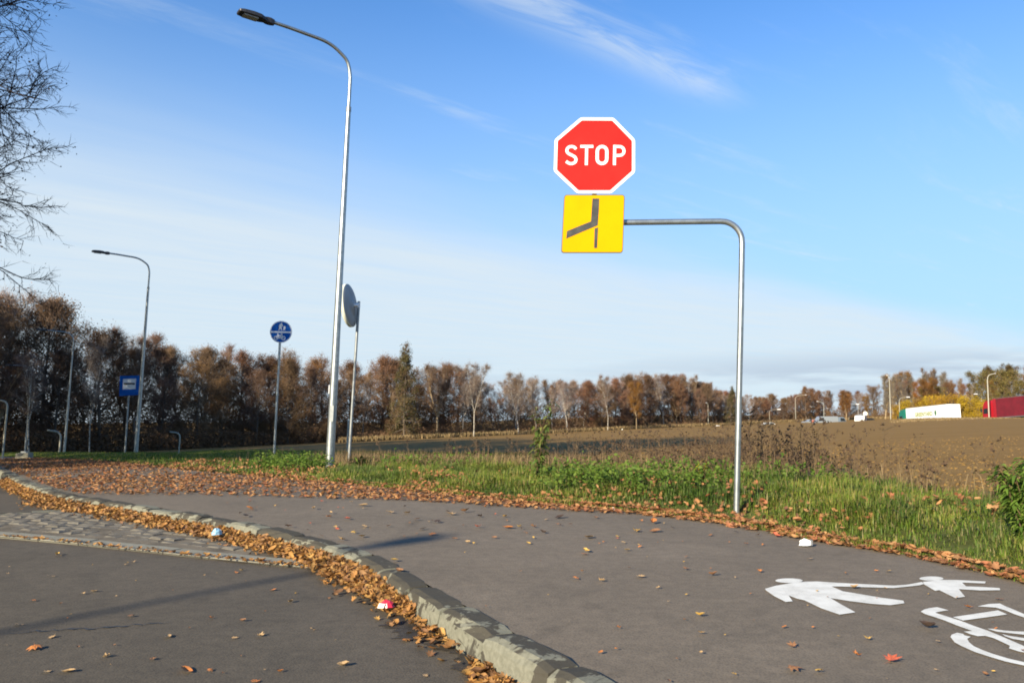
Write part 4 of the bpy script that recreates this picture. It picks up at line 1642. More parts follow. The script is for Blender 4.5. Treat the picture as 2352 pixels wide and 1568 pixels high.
FU = [-420, -150, 0, 200, 400, 600, 850, 1000, 1176, 1400, 1600, 1750, 1900, 2000, 2100, 2352, 2700]
FY = [66, 72, 80, 88, 96, 106, 118, 126, 140, 160, 190, 225, 250, 255, 240, 225, 215]
TU = [-420, -60, 0, 60, 130, 165, 195, 230, 300, 345, 380, 430, 520, 560, 620, 700, 750, 800, 850, 900, 950, 1000, 1060, 1090, 1140, 1190, 1250, 1330, 1400, 1480, 1550, 1620, 1650, 1690, 1720, 1770, 1800, 1850, 1890, 1930, 2000, 2040, 2100, 2150, 2200, 2230, 2260, 2300, 2400, 2700]
TV = [640, 680, 696, 688, 706, 752, 768, 757, 772, 792, 800, 810, 798, 802, 818, 806, 812, 832, 824, 832, 838, 832, 842, 858, 872, 862, 878, 868, 872, 858, 862, 872, 896, 905, 912, 905, 912, 893, 896, 902, 893, 864, 857, 852, 868, 880, 856, 846, 852, 830]


def region(u):
    for lim, s in ((60, 'at the far left edge'), (145, 'above the concrete block'), (270, 'beside the third lamp'), (420, 'behind the bus stop sign'),
                   (620, 'left of the blue path sign'), (760, 'right of the blue path sign'), (915, 'behind the traffic mirror'),
                   (1060, 'round the pointed conifer'), (1230, 'left of the tall weed'), (1390, 'right of the tall weed'), (1560, 'round the orange tree'),
                   (1700, 'left of the stop post'), (1830, 'right of the stop post'), (2035, 'behind the parked vehicles'), (2270, 'behind the white lorry'), (9999, 'behind the red lorry')):
        if u < lim:
            return s


KN = {'bare': ('bare grey-brown tree', 'bare trees'), 'oak': ('brown-leaved tree', 'brown-leaved trees'), 'rust': ('rust-red leaved tree', 'rust-leaved trees'), 'birch': ('pale-stemmed birch', 'birches'),
      'poplar': ('slim grey upright tree', 'slim grey trees'), 'orange': ('orange-leaved tree', 'orange-leaved trees'), 'olive': ('broad olive-brown tree', 'olive-brown trees'), 'thicket': ('low brown thicket', 'low thickets')}
RW = ['front row', 'second row', 'deep inside']
tree_groups = {}


def group_of(kind, row, u):
    tail = '%s, %s' % (row, region(u).replace('the ', ''))
    g = '%s %s' % (KN[kind][1], tail)
    tree_groups[g] = (KN[kind][0], KN[kind][1], tail)
    return g


rt = random.Random(11)
us = np.linspace(-400, 2640, 1600)
ys = np.interp(us, FU, FY)
xs = (us - CU) / F * ys
sl = np.concatenate([[0], np.cumsum(np.hypot(np.diff(xs), np.diff(ys)))])
LEFT = ['bare', 'oak', 'bare', 'bare', 'oak', 'rust', 'bare', 'bare', 'birch']
MID = ['bare', 'bare', 'birch', 'oak', 'bare', 'birch', 'rust']
RIGHT = ['bare', 'rust', 'birch', 'oak', 'orange']
FARR = ['poplar', 'poplar', 'bare', 'orange', 'poplar']
for row, (step, back, hk) in enumerate(((4.8, 0, (.68, 1.02)), (4.2, 5.5, (.92, 1.10)), (4.2, 10, (.94, 1.10)))):
    s = rt.uniform(0, 3)
    while s < sl[-1]:
        u = float(np.interp(s, sl, us)) + rt.uniform(-8, 8)
        Y = float(np.interp(u, us, ys)) + back + rt.uniform(-2, 2)
        x = (u - CU) / F * Y
        z = T1(x, Y)
        vt = float(np.interp(u, TU, TV))
        H = (at(u, vt, Y).z - z) * rt.uniform(*hk)
        pool = LEFT if u < 760 else MID if u < 1720 else RIGHT if u < 2030 else FARR
        kind = rt.choice(pool)
        step_ = step * (.95 if u < 900 else 1.0 if u < 1720 else 1.35)
        if 2245 < u and kind == 'poplar':
            kind = 'olive'
        if kind == 'orange' and 1900 > u:
            kind = 'oak'
        if u > 2000:
            H *= 1.05
        plant(kind, (x, Y, z - .2), H, KN[kind][0] + ' of the wood', group_of(kind, RW[row], u), rt.uniform(0, 6.28), rt.uniform(1.0, 1.45) if kind in ('oak', 'bare', 'rust') else rt.uniform(.9, 1.2))
        s += step_ * rt.uniform(.75, 1.3)
# low thickets along the edge of the wood
s = 0
while s < sl[-1]:
    u = float(np.interp(s, sl, us))
    Y = float(np.interp(u, us, ys)) + rt.uniform(-2.5, 5)
    x = (u - CU) / F * Y
    if u < 2050:
        k = 1.0 if u < 900 else .72
        plant('thicket', (x, Y, T1(x, Y) - .1), rt.uniform(1.6, 4.4) * k, 'low brown thicket of the wood edge', group_of('thicket', 'along wood edge', u), rt.uniform(0, 6.28), rt.uniform(.9, 1.3))
    s += rt.uniform(2.6, 4.6)


def hero(kind, u, v0, v1, Y, lab, wide=1.0, rz=0.0):
    b = at(u, v0, Y)
    z = T1(b.x, Y)
    H = at(u, v1, Y).z - z
    return plant(kind, (b.x, Y, z - .2), H, lab, None, rz, wide)


hero('conifer', 928, 1000, 786, 117, 'tall pointed conifer standing above the wood right of the mirror', .85)
hero('conifer', 1679, 985, 885, 186, 'small olive conifer just left of the stop sign post', .9, 1.0)
hero('birch', 1088, 1000, 826, 124, 'forked white birch rising over the wood left of the tall green weed', .8, .3)
hero('birch', 1190, 1000, 846, 133, 'spreading birch rising over the wood just left of the tall green weed', 1.0, 1.2)
hero('birch', 1303, 997, 868, 143, 'white-stemmed forked birch at the wood edge right of the tall weed', .9, 2.0)
hero('birch', 1396, 993, 855, 150, 'pale birch with a thick stem in the middle of the wood edge', .8, 4.0)
hero('orange', 1462, 990, 872, 156, 'orange-leaved birch glowing in the middle of the far wood', .85, 0)
hero('orange', 1944, 972, 893, 236, 'red-orange round tree behind the parked vans', 1.1, 1)
hero('orange', 2140, 965, 868, 200, 'tall orange tree behind the white lorry', 1.15, 2)
hero('rust', 1852, 975, 884, 238, 'round rust-red tree above the wide curved far lamp', 1.0, 2)
hero('birch', 205, 1040, 764, 82, 'slender birch with a long pale stem between third lamp and bus sign', .6, 1)
hero('birch', 66, 1045, 800, 74, 'leaning pale tree with forked yellowish limbs above the concrete block', .9, 5)
hero('olive', 2300, 960, 846, 175, 'big olive-brown tree over the front of the red lorry', 1.0, 0)
for k, (u, v1, Y, kd) in enumerate(((2034, 872, 215, 'poplar'), (2052, 860, 212, 'poplar'), (2068, 868, 218, 'bare'), (2084, 858, 210, 'poplar'), (2102, 862, 214, 'poplar'), (2118, 872, 208, 'orange'), (2130, 856, 213, 'poplar'), (2160, 858, 211, 'poplar'), (2180, 875, 206, 'rust'), (2172, 850, 216, 'poplar'), (2215, 878, 205, 'rust'), (2145, 884, 204, 'olive'))):
    b = at(u, 960, Y)
    z = T1(b.x, Y)
    plant(kd, (b.x, Y, z - .2), at(u, v1, Y).z - z, KN[kd][0] + ' of the clump', group_of(kd, 'clump', u), k * 1.1, 1.5 if kd == 'poplar' else 1.1)
ORDY = ['second', 'third', 'fourth', 'fifth', 'sixth', 'seventh', 'eighth', 'ninth', 'first']
for k, (u, v1, Y) in enumerate(((2085, 915, 178), (2112, 910, 172), (2140, 906, 168), (2166, 903, 165), (2192, 902, 160), (2216, 904, 157), (2240, 912, 154), (2258, 922, 152), (2070, 925, 182))):
    b = at(u, 960, Y)
    z = T1(b.x, Y)
    plant('yellow', (b.x, Y, z - .2), at(u, v1, Y).z - z, '%s from the left of nine bright yellow bushes behind the white lorry' % ORDY[k], 'yellow bushes behind the white lorry', k * 1.3, .95)
# dense brush inside the wood, too thick to count
r = np.random.RandomState(21)
N = 340000
u = r.uniform(-420, 2700, N)
Yw = np.interp(u, FU, FY) - 3.5 + 19 * r.uniform(0, 1, N) ** 1.05
xw = (u - CU) / F * Yw
zw = terrain(xw, Yw)
vt = np.interp(u, TU, TV)
Hh = (CAMZ + (950 - vt) / F * Yw - zw)
zz = zw + Hh * r.uniform(0, 1, N) ** 1.25 * np.where(u < 800, .80, np.where(u < 1700, .58, .5)) * (.25 + .75 * sstep(Yw - np.interp(u, FU, FY), -3, 8)) * (.75 + .5 * waves(xw, Yw, 71, 4.0))
LV, LT = leaf_quads(r, np.stack([xw, Yw, zz], 1), .24, 0, .2)
br = mesh_np('woodland_brush', LV, [LT], m_brush)
tag(br, 'dense dark brown undergrowth of the wood', kind='stuff')

# trees on the left side of the road; one reaches into the picture
gf = grow(41, 15.0, .35, 6.3, 150, 10, 14, 'spread', .0075, .55, -.008, 0, .09, 0, (0, 55), .12, 3)
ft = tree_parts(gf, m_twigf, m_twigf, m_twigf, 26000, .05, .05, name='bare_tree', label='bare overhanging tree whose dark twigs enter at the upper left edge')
ft.location = (-14.7, 12.6, T1(-14.7, 12.6) - .1)
ftf = family(ft)
for (x, y, rz, sc, lab) in ((-14.1, 11.4, 2.1, .98, 'second bare overhanging tree, standing nearer, twigs crossing the upper left corner'), (-17.0, 15.0, 4.0, 1.08, 'third bare overhanging tree, standing farther back at the upper left edge')):
    dup(ft, ftf, (x, y, T1(x, y) - .1), (0, 0, rz), sc, lab)
ORDL = ['first', 'second', 'third', 'fourth', 'fifth', 'sixth', 'seventh', 'eighth', 'ninth']
for i, (x, y, H) in enumerate(((-20, 8.0, 16.5), (-24.5, 15.5, 16), (-28, 21.5, 16), (-34, 30, 16), (-42, 41, 17), (-27, 10, 17))):
    plant('oak', (x, y, T1(x, y) - .1), H, '%s dense brown roadside tree on the left, outside the picture' % ORDL[i], 'dense roadside trees left of the view', i * 1.9, .95)
for i, (x, y, H) in enumerate(((-12.6, 5.6, 3.2), (-13.8, 8.0, 3.4), (-15.4, 10.4, 3.6), (-17.0, 13.0, 3.6))):
    plant('thicket', (x, y, T1(x, y) - .1), H, '%s low brown roadside bush on the left, outside the picture' % ORDL[i], 'roadside bushes left of the view', i * 1.9, 1.1)
for i, (x, y, sc) in enumerate(((-26, 24, 1.15), (-33, 35, 1.25), (-41, 45, 1.3), (-49, 57, 1.3), (-57, 68, 1.3), (-23, 15, 1.1), (-35, 22, 1.3), (-46, 36, 1.4), (-58, 50, 1.4))):
    dup(ft, ftf, (x, y, T1(x, y) - .1), (0, 0, i * 1.7), sc, '%s bare roadside tree on the left, outside the picture' % ORDL[i], 'roadside trees left of the view')
for kind, lst in protos.items():
    for k, (o, fam, h0) in enumerate(lst):
        if (kind, k) not in used:
            for c, gs in fam:
                bpy.data.objects.remove(c)
            bpy.data.objects.remove(o)

# ------------------------------------------------------------------ grass, weeds and dry stems
def in_view(x, y, pad=60):
    u = CU + F * x / np.maximum(y, .1)
    return (y > 1) & (u > -pad) & (u < 2352 + pad)


def verge_points(r, n, d0, d1, smin, smax, power=1.0):
    """random points in a band d0..d1 beyond the path edge"""
    sC = np.concatenate([[0], np.cumsum(np.linalg.norm(np.diff(cC, axis=0), axis=1))])
    nn = -normals(cC)
    s = r.uniform(smin, smax, n)
    d = d0 + (d1 - d0) * r.uniform(0, 1, n) ** power
    x = np.interp(s, sC, cC[:, 0]) + np.interp(s, sC, nn[:, 0]) * d
    y = np.interp(s, sC, cC[:, 1]) + np.interp(s, sC, nn[:, 1]) * d
    return x, y, d, s


sC_ = np.concatenate([[0], np.cumsum(np.linalg.norm(np.diff(cC, axis=0), axis=1))])


def s_at(y):
    return float(np.interp(y, cC[:, 1], sC_))


def blades(r, x, y, z, h, wd, lean=.5):
    n = len(x)
    a = r.uniform(0, 6.283, n)
    l = np.abs(r.normal(0, lean, n))
    sx, sy = -np.sin(a), np.cos(a)
    dx, dy = np.cos(a), np.sin(a)
    P = np.stack([x, y, z], 1)
    Sd = np.stack([sx, sy, np.zeros(n)], 1) * (wd / 2)[:, None]
    m = P + np.stack([dx * h * l * .3, dy * h * l * .3, h * .58], 1)
    e = P + np.stack([dx * h * l, dy * h * l, h * np.maximum(.35, 1 - l * .35)], 1)
    V = np.stack([P - Sd, P + Sd, m + Sd * .75, m - Sd * .75, e], 1).reshape(-1, 3)
    b = np.arange(n)[:, None] * 5
    return V, b + np.array([[0, 1, 2, 3]]), b + np.array([[3, 2, 4]])


r = np.random.RandomState(5)
xa, ya, da, sa = verge_points(r, 380000, -.06, 4.6, s_at(-1.5), s_at(13), 1.0)
tuft = waves(xa, ya, 31, .35, 8) + .6 * waves(xa, ya, 32, .12, 8)
keep = (r.uniform(0, 1, len(xa)) < np.clip(.72 + .6 * tuft, .5, 1)) & in_view(xa, ya + 1.2, 900) & (da < np.interp(ya, [0, 3, 6, 9, 12], [4.6, 4.4, 3.7, 2.9, 3.6]) + .7 * waves(xa, ya, 77, .5))
xa, ya, da, tuft = xa[keep], ya[keep], da[keep], tuft[keep]
ha = r.uniform(.05, .165, len(xa)) * (1 + 1.0 * np.clip(tuft, -.35, 1)) * (.40 + .60 * sstep(da, .0, .8)) * (1 + .25 * sstep(da, 1.0, 2.2))
G1 = blades(r, xa, ya, terrain(xa, ya), ha, r.uniform(.003, .009, len(xa)) * (1 + .06 * ya), .85)
xb, yb, db, sb = verge_points(r, 170000, .0, 17, s_at(12), s_at(60), 1.3)
keep = in_view(xb, yb) & (db < np.interp(yb, [10, 14, 20, 30, 60], [3.2, 5, 8, 15, 17]))
xb, yb, db = xb[keep], yb[keep], db[keep]
tb = waves(xb, yb, 33, .6, 8)
G2 = blades(r, xb, yb, terrain(xb, yb), r.uniform(.06, .16, len(xb)) * (1 + .5 * tb) * (.5 + .5 * sstep(db, 0, 2)), r.uniform(.012, .028, len(xb)) * (1 + .02 * yb), .5)


def join(parts):
    V, Qs, Ts, b = [], [], [], 0
    for v, q, t in parts:
        V.append(v)
        Qs.append(q + b)
        Ts.append(t + b)
        b += len(v)
    return np.concatenate(V), np.concatenate(Qs), np.concatenate(Ts)


V, q, t = join([G1, G2])
tag(mesh_np('grass', V, [q, t], m_grass), 'green grass growing along the path', 'grass', kind='stuff')

# dry grass behind the green strip, along the field and at the foot of the wood
xd, yd, dd, sd_ = verge_points(r, 42000, 2.3, 5.6, s_at(4.0), s_at(19), 1.6)
k = in_view(xd, yd) & (r.uniform(0, 1, len(xd)) < .25 + .8 * waves(xd, yd, 41, .7, 8) + .35) & ((dd > 2.8) | (r.uniform(0, 1, len(xd)) < .3))
uD = CU + F * xd / np.maximum(yd, .1)
k &= r.uniform(0, 1, len(xd)) < np.interp(uD, [700, 800, 1250, 1500, 2000, 2200], [.15, 1, 1, .6, .3, .12])
xd, yd = xd[k], yd[k]
G3 = blades(r, xd, yd, terrain(xd, yd), r.uniform(.14, .48, len(xd)), r.uniform(.003, .0055, len(xd)) * (1 + .07 * yd), .85)
N = 26000
ue = r.uniform(780, 2400, N)
ue = np.where((ue > 2030) & (r.uniform(0, 1, N) < .5), r.uniform(1700, 2030, N), ue)
Ye = np.interp(ue, FU, FY) - r.uniform(1, 9, N) ** 1.0
ke = ue < 2040
Ye = np.where(ke, Ye, r.uniform(100, 122, N))
xe = (ue - CU) / F * Ye
G4 = blades(r, xe, Ye, terrain(xe, Ye), np.where(ke, r.uniform(.3, .9, N), r.uniform(.06, .18, N)), r.uniform(.08, .18, N), .4)
V, q, t = join([G3, G4])
tag(mesh_np('dry_grass', V, [q, t], m_grassd), 'pale dry grass at the field edges', 'grass', kind='stuff')

# broad-leaved weeds among the grass
xw_, yw_, dw, sw = verge_points(r, 6000, .5, 2.7, s_at(5.5), s_at(16), 1.0)
k = in_view(xw_, yw_) & (waves(xw_, yw_, 51, .8, 8) > np.interp(CU + F * xw_ / yw_, [600, 900, 1250, 1500, 2300], [.25, .10, .08, .25, .25]))
xw_, yw_ = xw_[k], yw_[k]
hw_ = r.uniform(.08, .30, len(xw_))
LV, LT = leaf_quads(r, np.repeat(np.stack([xw_, yw_, terrain(xw_, yw_) + hw_], 1), 6, 0), .048, .4, .05)
tag(mesh_np('ground_weeds', LV, [LT], m_lf_green), 'bright green broad-leaved weeds in the verge', 'weeds', kind='stuff')

# dry brown weed stems with dark seed heads between the verge and the field
def stems(r, x, y, z, h, heads=True):
    SV, SQ, ST_, HV, HT = [], [], [], [], []
    n = len(x)
    P0 = np.stack([x, y, z], 1)
    tip = P0 + np.stack([r.normal(0, .09, n) * h, r.normal(0, .09, n) * h, h], 1)
    segs0, segs1, rad = [P0], [tip], [r.uniform(.0026, .0048, n)]
    tips = [tip]
    for k in range(6):
        f = r.uniform(.35, .95, n)[:, None]
        a = P0 + (tip - P0) * f
        e = a + np.stack([r.normal(0, .16, n), r.normal(0, .16, n), r.uniform(.05, .28, n)], 1) * h[:, None] * .8
        segs0.append(a)
        segs1.append(e)
        rad.append(r.uniform(.0012, .0024, n))
        tips.append(e)
    A, B_, rr2 = np.concatenate(segs0), np.concatenate(segs1), np.concatenate(rad)
    t_ = B_ - A
    t_ /= np.linalg.norm(t_, axis=1)[:, None] + 1e-9
    p = np.cross(t_, r.normal(0, 1, t_.shape))
    p /= np.linalg.norm(p, axis=1)[:, None] + 1e-9
    q_ = np.cross(t_, p)
    m = len(A)
    V = np.zeros((m, 4, 3))
    for k in range(3):
        V[:, k] = A + (p * math.cos(k * 2.094) + q_ * math.sin(k * 2.094)) * rr2[:, None] * (1 + .09 * np.hypot(A[:, 0], A[:, 1]))[:, None]
    V[:, 3] = B_
    b = np.arange(m)[:, None] * 4
    T3 = np.concatenate([b + np.array([[k, (k + 1) % 3, 3]]) for k in range(3)])
    C = np.concatenate(tips)
    C = np.repeat(C[r.uniform(0, 1, len(C)) < .75], 3, 0)
    HV, HT = leaf_quads(r, C, .04, 0, .018)
    return V.reshape(-1, 3), T3, HV, HT


xs_, ys_, ds_, ss_ = verge_points(r, 2000, 2.5, 7.5, s_at(4.5), s_at(16), 1.25)
uS = CU + F * xs_ / np.maximum(ys_, .1)
k = in_view(xs_, ys_) & (r.uniform(0, 1, len(xs_)) < np.interp(uS, [700, 850, 1250, 1400, 1700, 1950, 2060, 2150], [0, .10, .16, .55, 1, .85, .35, .10])) & (waves(xs_, ys_, 61, .9, 8) > -.28)
xs_, ys_ = xs_[k], ys_[k]
hs_ = (.28 + .72 * r.uniform(0, 1, len(xs_)) ** 1.7) * np.interp(CU + F * xs_ / ys_, [800, 1400, 1750, 2100], [.7, .85, 1.0, .75])
V, T3, HV, HT = stems(r, xs_, ys_, terrain(xs_, ys_), hs_)
tag(mesh_np('dry_weeds', np.concatenate([V, HV]), [T3, HT + len(V)], None, None, False, [m_weed, m_head], np.concatenate([np.zeros(len(T3), np.int32), np.ones(len(HT), np.int32)])),
    'brown dried weed stems with dark seed heads behind the verge', 'weeds', kind='stuff')

# straw and clods lying on the ploughed field
N = 4500
uf = r.uniform(1250, 2420, N)
yf = 8.5 + 22 * r.uniform(0, 1, N) ** 1.6
xf = (uf - CU) / F * yf
dCf = sdist(xf, yf, cC2)
k = dCf > 3.4
xf, yf = xf[k], yf[k]
LV, LT = leaf_quads(r, np.stack([xf, yf, terrain(xf, yf) + .012], 1), .028, .9, .01)
tag(mesh_np('straw', LV, [LT], m_straw), 'straw and stubble scattered on the ploughed soil', 'straw', kind='stuff')
N = 2600
uf = r.uniform(760, 2420, N)
yf = 10 + 22 * r.uniform(0, 1, N) ** 1.4
xf = (uf - CU) / F * yf
k = sdist(xf, yf, cC2) > 4.2
xf, yf = xf[k], yf[k]
n = len(xf)
base = np.array([(1, 0, 0), (0, 1, 0), (-1, 0, 0), (0, -1, 0), (0, 0, 1), (0, 0, -1)], float)
sz = r.uniform(.010, .034, n)[:, None, None] * (1 + .012 * yf)[:, None, None]
V = np.stack([xf, yf, terrain(xf, yf)], 1)[:, None, :] + base[None] * sz * r.uniform(.6, 1.4, (n, 6, 1)) * np.array([1.3, 1, .6])
b = np.arange(n)[:, None] * 6
tri = np.array([(0, 1, 4), (1, 2, 4), (2, 3, 4), (3, 0, 4), (1, 0, 5), (2, 1, 5), (3, 2, 5), (0, 3, 5)])
tag(mesh_np('soil_clods', V.reshape(-1, 3), [np.concatenate([b + tt[None] for tt in tri])], m_soil), 'clods of turned soil on the field', 'soil', kind='stuff')

# ------------------------------------------------------------------ single plants
def leafy(name, label, cat, loc_, H, spread, nst, nleaf, lsize, lm, sm2, seed, droop=.3, lw=.3):
    rr = np.random.RandomState(seed)
    t = thing(name, label, cat, loc_)
    SV, SQ = [], []
    nb = 0
    C, D = [], []
    for k in range(nst):
        a = rr.uniform(0, 6.28)
        e = spread * math.sqrt(rr.uniform(0, 1))
        w_ = walk(rr, np.array([rr.normal(0, spread * .18), rr.normal(0, spread * .18), -.05]), np.array([math.cos(a) * e / H, math.sin(a) * e / H, 1.]), H * rr.uniform(.6, 1.02), 7, .07, .06)
        nb = tube_np(w_, np.linspace(.008, .002, 8), 4, SV, SQ, None, nb)
        for _ in range(nleaf // nst):
            q_ = rr.uniform(.8, 7) ** 1.0
            i_ = int(min(q_, 6))
            C.append(w_[i_] + (w_[i_ + 1] - w_[i_]) * (q_ - i_))
            a2 = rr.uniform(0, 6.28)
            D.append((math.cos(a2), math.sin(a2), rr.uniform(-.5, .55)))
    mesh_np('stems', np.concatenate(SV), [np.concatenate(SQ)], sm2, t, True)
    C, D = np.array(C), np.array(D)
    D /= np.linalg.norm(D, axis=1)[:, None]
    n = len(C)
    L_ = (lsize * rr.uniform(.5, 1.25, n))[:, None]
    S_ = np.cross(D, np.array([0, 0, 1.])) + rr.normal(0, .25, (n, 3))
    S_ /= np.linalg.norm(S_, axis=1)[:, None]
    dz = np.array([0, 0, 1.])
    V = np.stack([C, C + D * L_ * .4 + S_ * L_ * lw * .5 + dz * L_ * .06, C + D * L_ * .8 + S_ * L_ * lw * .3 - dz * L_ * droop * .4, C + D * L_ - dz * L_ * droop, C + D * L_ * .8 - S_ * L_ * lw * .3 - dz * L_ * droop * .4,
                  C + D * L_ * .4 - S_ * L_ * lw * .5 + dz * L_ * .06, C + D * L_ * .5 - dz * L_ * .03], 1)
    bi = np.arange(n)[:, None] * 7
    T_ = np.concatenate([bi + np.array([[k, (k + 1) % 6, 6]]) for k in range(6)])
    o = mesh_np('foliage', V.reshape(-1, 3), [T_], lm, t)
    return t


b = at(2410, 1275, 5.75)
leafy('leafy_bush', 'bright green leafy bush at the right edge beside the path', 'bush', (b.x, b.y, T1(b.x, b.y)), .64, .36, 90, 6000, .075, m_lf_bush, m_weed, 3, .35, .30)
b = at(1236, 1066, 11.3)
leafy('tall_weed', 'tall green weed with yellowing leaves rising in front of the far wood', 'weed', (b.x, b.y, T1(b.x, b.y)), at(1240, 905, 11.3).z - T1(b.x, b.y), .15, 6, 270, .10, m_lf_sap, m_weed, 5, .45, .42)
b = at(1612, 1115, 9.4)
leafy('yellow_weed', 'small yellow-leaved weed stalk left of the stop sign post', 'weed', (b.x, b.y, T1(b.x, b.y)), at(1606, 1022, 9.4).z - T1(b.x, b.y), .10, 4, 70, .07, m_lf_yel, m_weed, 6, .4, .4)
b = at(790, 1075, 16.4)
leafy('dark_green_weed', 'dark green weed clump at the foot of the mirror post', 'weed', (at(826, 1080, 15.6).x, 15.6, T1(at(826, 1080, 15.6).x, 15.6)), .36, .32, 18, 420, .12, m_lf_green, m_weed, 7)
for u, v0, v1, Y, lab, sd in ((2140, 1150, 1068, 8.6, 'dark dried weed stalk standing before the field, left of the bush', 1), (1643, 1120, 1006, 9.2, 'tall thin dark dried stalk just left of the stop sign post', 2),
                              (1925, 1120, 1034, 8.9, 'dried stalk with a round dark head right of the stop post', 3)):
    b = at(u, v0, Y)
    z = T1(b.x, b.y)
    n = 3
    rr = np.random.RandomState(sd)
    V, T3, HV, HT = stems(rr, b.x + rr.normal(0, .05, n), b.y + rr.normal(0, .05, n), np.full(n, z), (at(u, v1, Y).z - z) * np.array([1, .7, .8]))
    t = thing('dried_stalk', lab, 'weed', (b.x, b.y, z))
    off = np.array([b.x, b.y, z])
    mesh_np('stem', V - off, [T3], m_weed, t)
    mesh_np('seed_heads', HV - off, [HT], m_head, t)['kind'] = 'stuff'

# ------------------------------------------------------------------ fallen leaves
def leaf_template(kind, curl, seed):
    rr = np.random.RandomState(seed)
    if kind == 'maple':
        n = 15
        a = np.arange(n) * 2 * math.pi / n + math.pi / 2
        rad = np.array([1, .55, .82, .45, .8, .5, .62, .35, .35, .62, .5, .8, .45, .82, .55]) * rr.uniform(.85, 1.1, n)
        P = np.stack([rad * np.cos(a), rad * np.sin(a)], 1) * .5
    else:
        n = 10
        a = np.arange(n) * 2 * math.pi / n
        P = np.stack([.26 * np.cos(a) * rr.uniform(.9, 1.1, n), .5 * np.sin(a)], 1)
    P = np.concatenate([P, P * .5, [[0, 0]]])
    z = curl * (np.abs(P[:, 0]) ** 1.5 * 1.3) + curl * .6 * P[:, 1] ** 2 + rr.uniform(-.03, .03, len(P)) * (np.abs(curl) + .3)
    V = np.concatenate([P, z[:, None]], 1)
    V[:, 2] -= V[:, 2].min()
    V = np.concatenate([V, [[-.012, -.1, .0], [.012, -.1, .0], [0, -.78, .05]]])
    q = np.array([(k, (k + 1) % n, n + (k + 1) % n, n + k) for k in range(n)])
    t = np.array([(n + k, n + (k + 1) % n, 2 * n) for k in range(n)] + [(2 * n + 1, 2 * n + 2, 2 * n + 3)])
    return V, q, t


LTm = [leaf_template('maple', .45, 1), leaf_template('maple', -.4, 2), leaf_template('maple', .9, 3), leaf_template('oval', .6, 4), leaf_template('oval', 1.2, 5), leaf_template('maple', .2, 6)]


def leaf_cloud(r, x, y, z, size, tilt):
    parts = []
    n = len(x)
    which = r.randint(0, len(LTm), n)
    for k, (V, q, t) in enumerate(LTm):
        ix_ = np.where(which == k)[0]
        m = len(ix_)
        if not m:
            continue
        a = r.uniform(0, 6.283, m)
        tx, ty = r.normal(0, 1, m) * tilt[ix_], r.normal(0, 1, m) * tilt[ix_]
        s = size[ix_]
        v = V[None] * s[:, None, None]
        ca, sa_ = np.cos(a)[:, None], np.sin(a)[:, None]
        X = v[..., 0] * ca - v[..., 1] * sa_
        Y_ = v[..., 0] * sa_ + v[..., 1] * ca
        Z = v[..., 2]
        cx, sx_ = np.cos(tx)[:, None], np.sin(tx)[:, None]
        Y2, Z2 = Y_ * cx - Z * sx_, Y_ * sx_ + Z * cx
        cy_, sy_ = np.cos(ty)[:, None], np.sin(ty)[:, None]
        X3, Z3 = X * cy_ + Z2 * sy_, -X * sy_ + Z2 * cy_
        P = np.stack([X3 + x[ix_][:, None], Y2 + y[ix_][:, None], Z3 + z[ix_][:, None]], -1)
        b = np.arange(m)[:, None, None] * len(V)
        parts.append((P.reshape(-1, 3), (b + q[None]).reshape(-1, 4), (b + t[None]).reshape(-1, 3)))
    return join(parts)


r = np.random.RandomState(17)
sA = np.concatenate([[0], np.cumsum(np.linalg.norm(np.diff(cA, axis=0), axis=1))])
nA = normals(cA)


def along(P, S_, Nn, s, d):
    return np.interp(s, S_, P[:, 0]) + np.interp(s, S_, Nn[:, 0]) * d, np.interp(s, S_, P[:, 1]) + np.interp(s, S_, Nn[:, 1]) * d


sy_ = lambda y: float(np.interp(y, cA[:, 1], sA))
# gutter pile hugging the kerb: dense, then thin and broken close to the camera
N = 10500
yy = r.uniform(4.55, 14, N)
s = np.array([np.interp(v_, cA[:, 1], sA) for v_ in yy])
wdt = np.interp(yy, [4.5, 4.8, 5.2, 5.7, 6.2, 7.2, 8.5, 10, 11.3, 14], [.05, .13, .18, .18, .14, .18, .22, .28, .12, .14])
d = np.abs(r.normal(0, .5, N)) * wdt - .02
x, y = along(cA, sA, nA, s, d)
z = zr(x, y) + .012 + .085 * np.clip(1 - d / (wdt * 1.5), 0, 1) * r.uniform(.2, 1, N) * np.interp(yy, [4.5, 5.2, 9], [.6, 1, 1])
pile = leaf_cloud(r, x, y, z, r.uniform(.03, .078, N), np.full(N, .42))
N = 300
yy = np.concatenate([r.normal(3.45, .13, N // 2), r.normal(4.25, .15, N // 5), r.uniform(3.2, 4.7, N // 10)])
N = len(yy)
s = np.array([np.interp(v_, cA[:, 1], sA) for v_ in yy])
d = np.abs(r.normal(.03, .055, N))
x, y = along(cA, sA, nA, s, d)
pile2 = leaf_cloud(r, x, y, zr(x, y) + .006 + .03 * r.uniform(0, 1, N) * (d < .1), r.uniform(.045, .085, N), np.full(N, .3))
# second thin drift along the outer edge of the slabs
N = 260
s = r.uniform(0.1, fl[-3], N)
x = np.interp(s, fl, front[:, 0]) + r.normal(0, .02, N)
y = np.interp(s, fl, front[:, 1]) + r.normal(.02, .025, N)
pile3 = leaf_cloud(r, x, y, np.full(N, .02), r.uniform(.03, .06, N), np.full(N, .25))
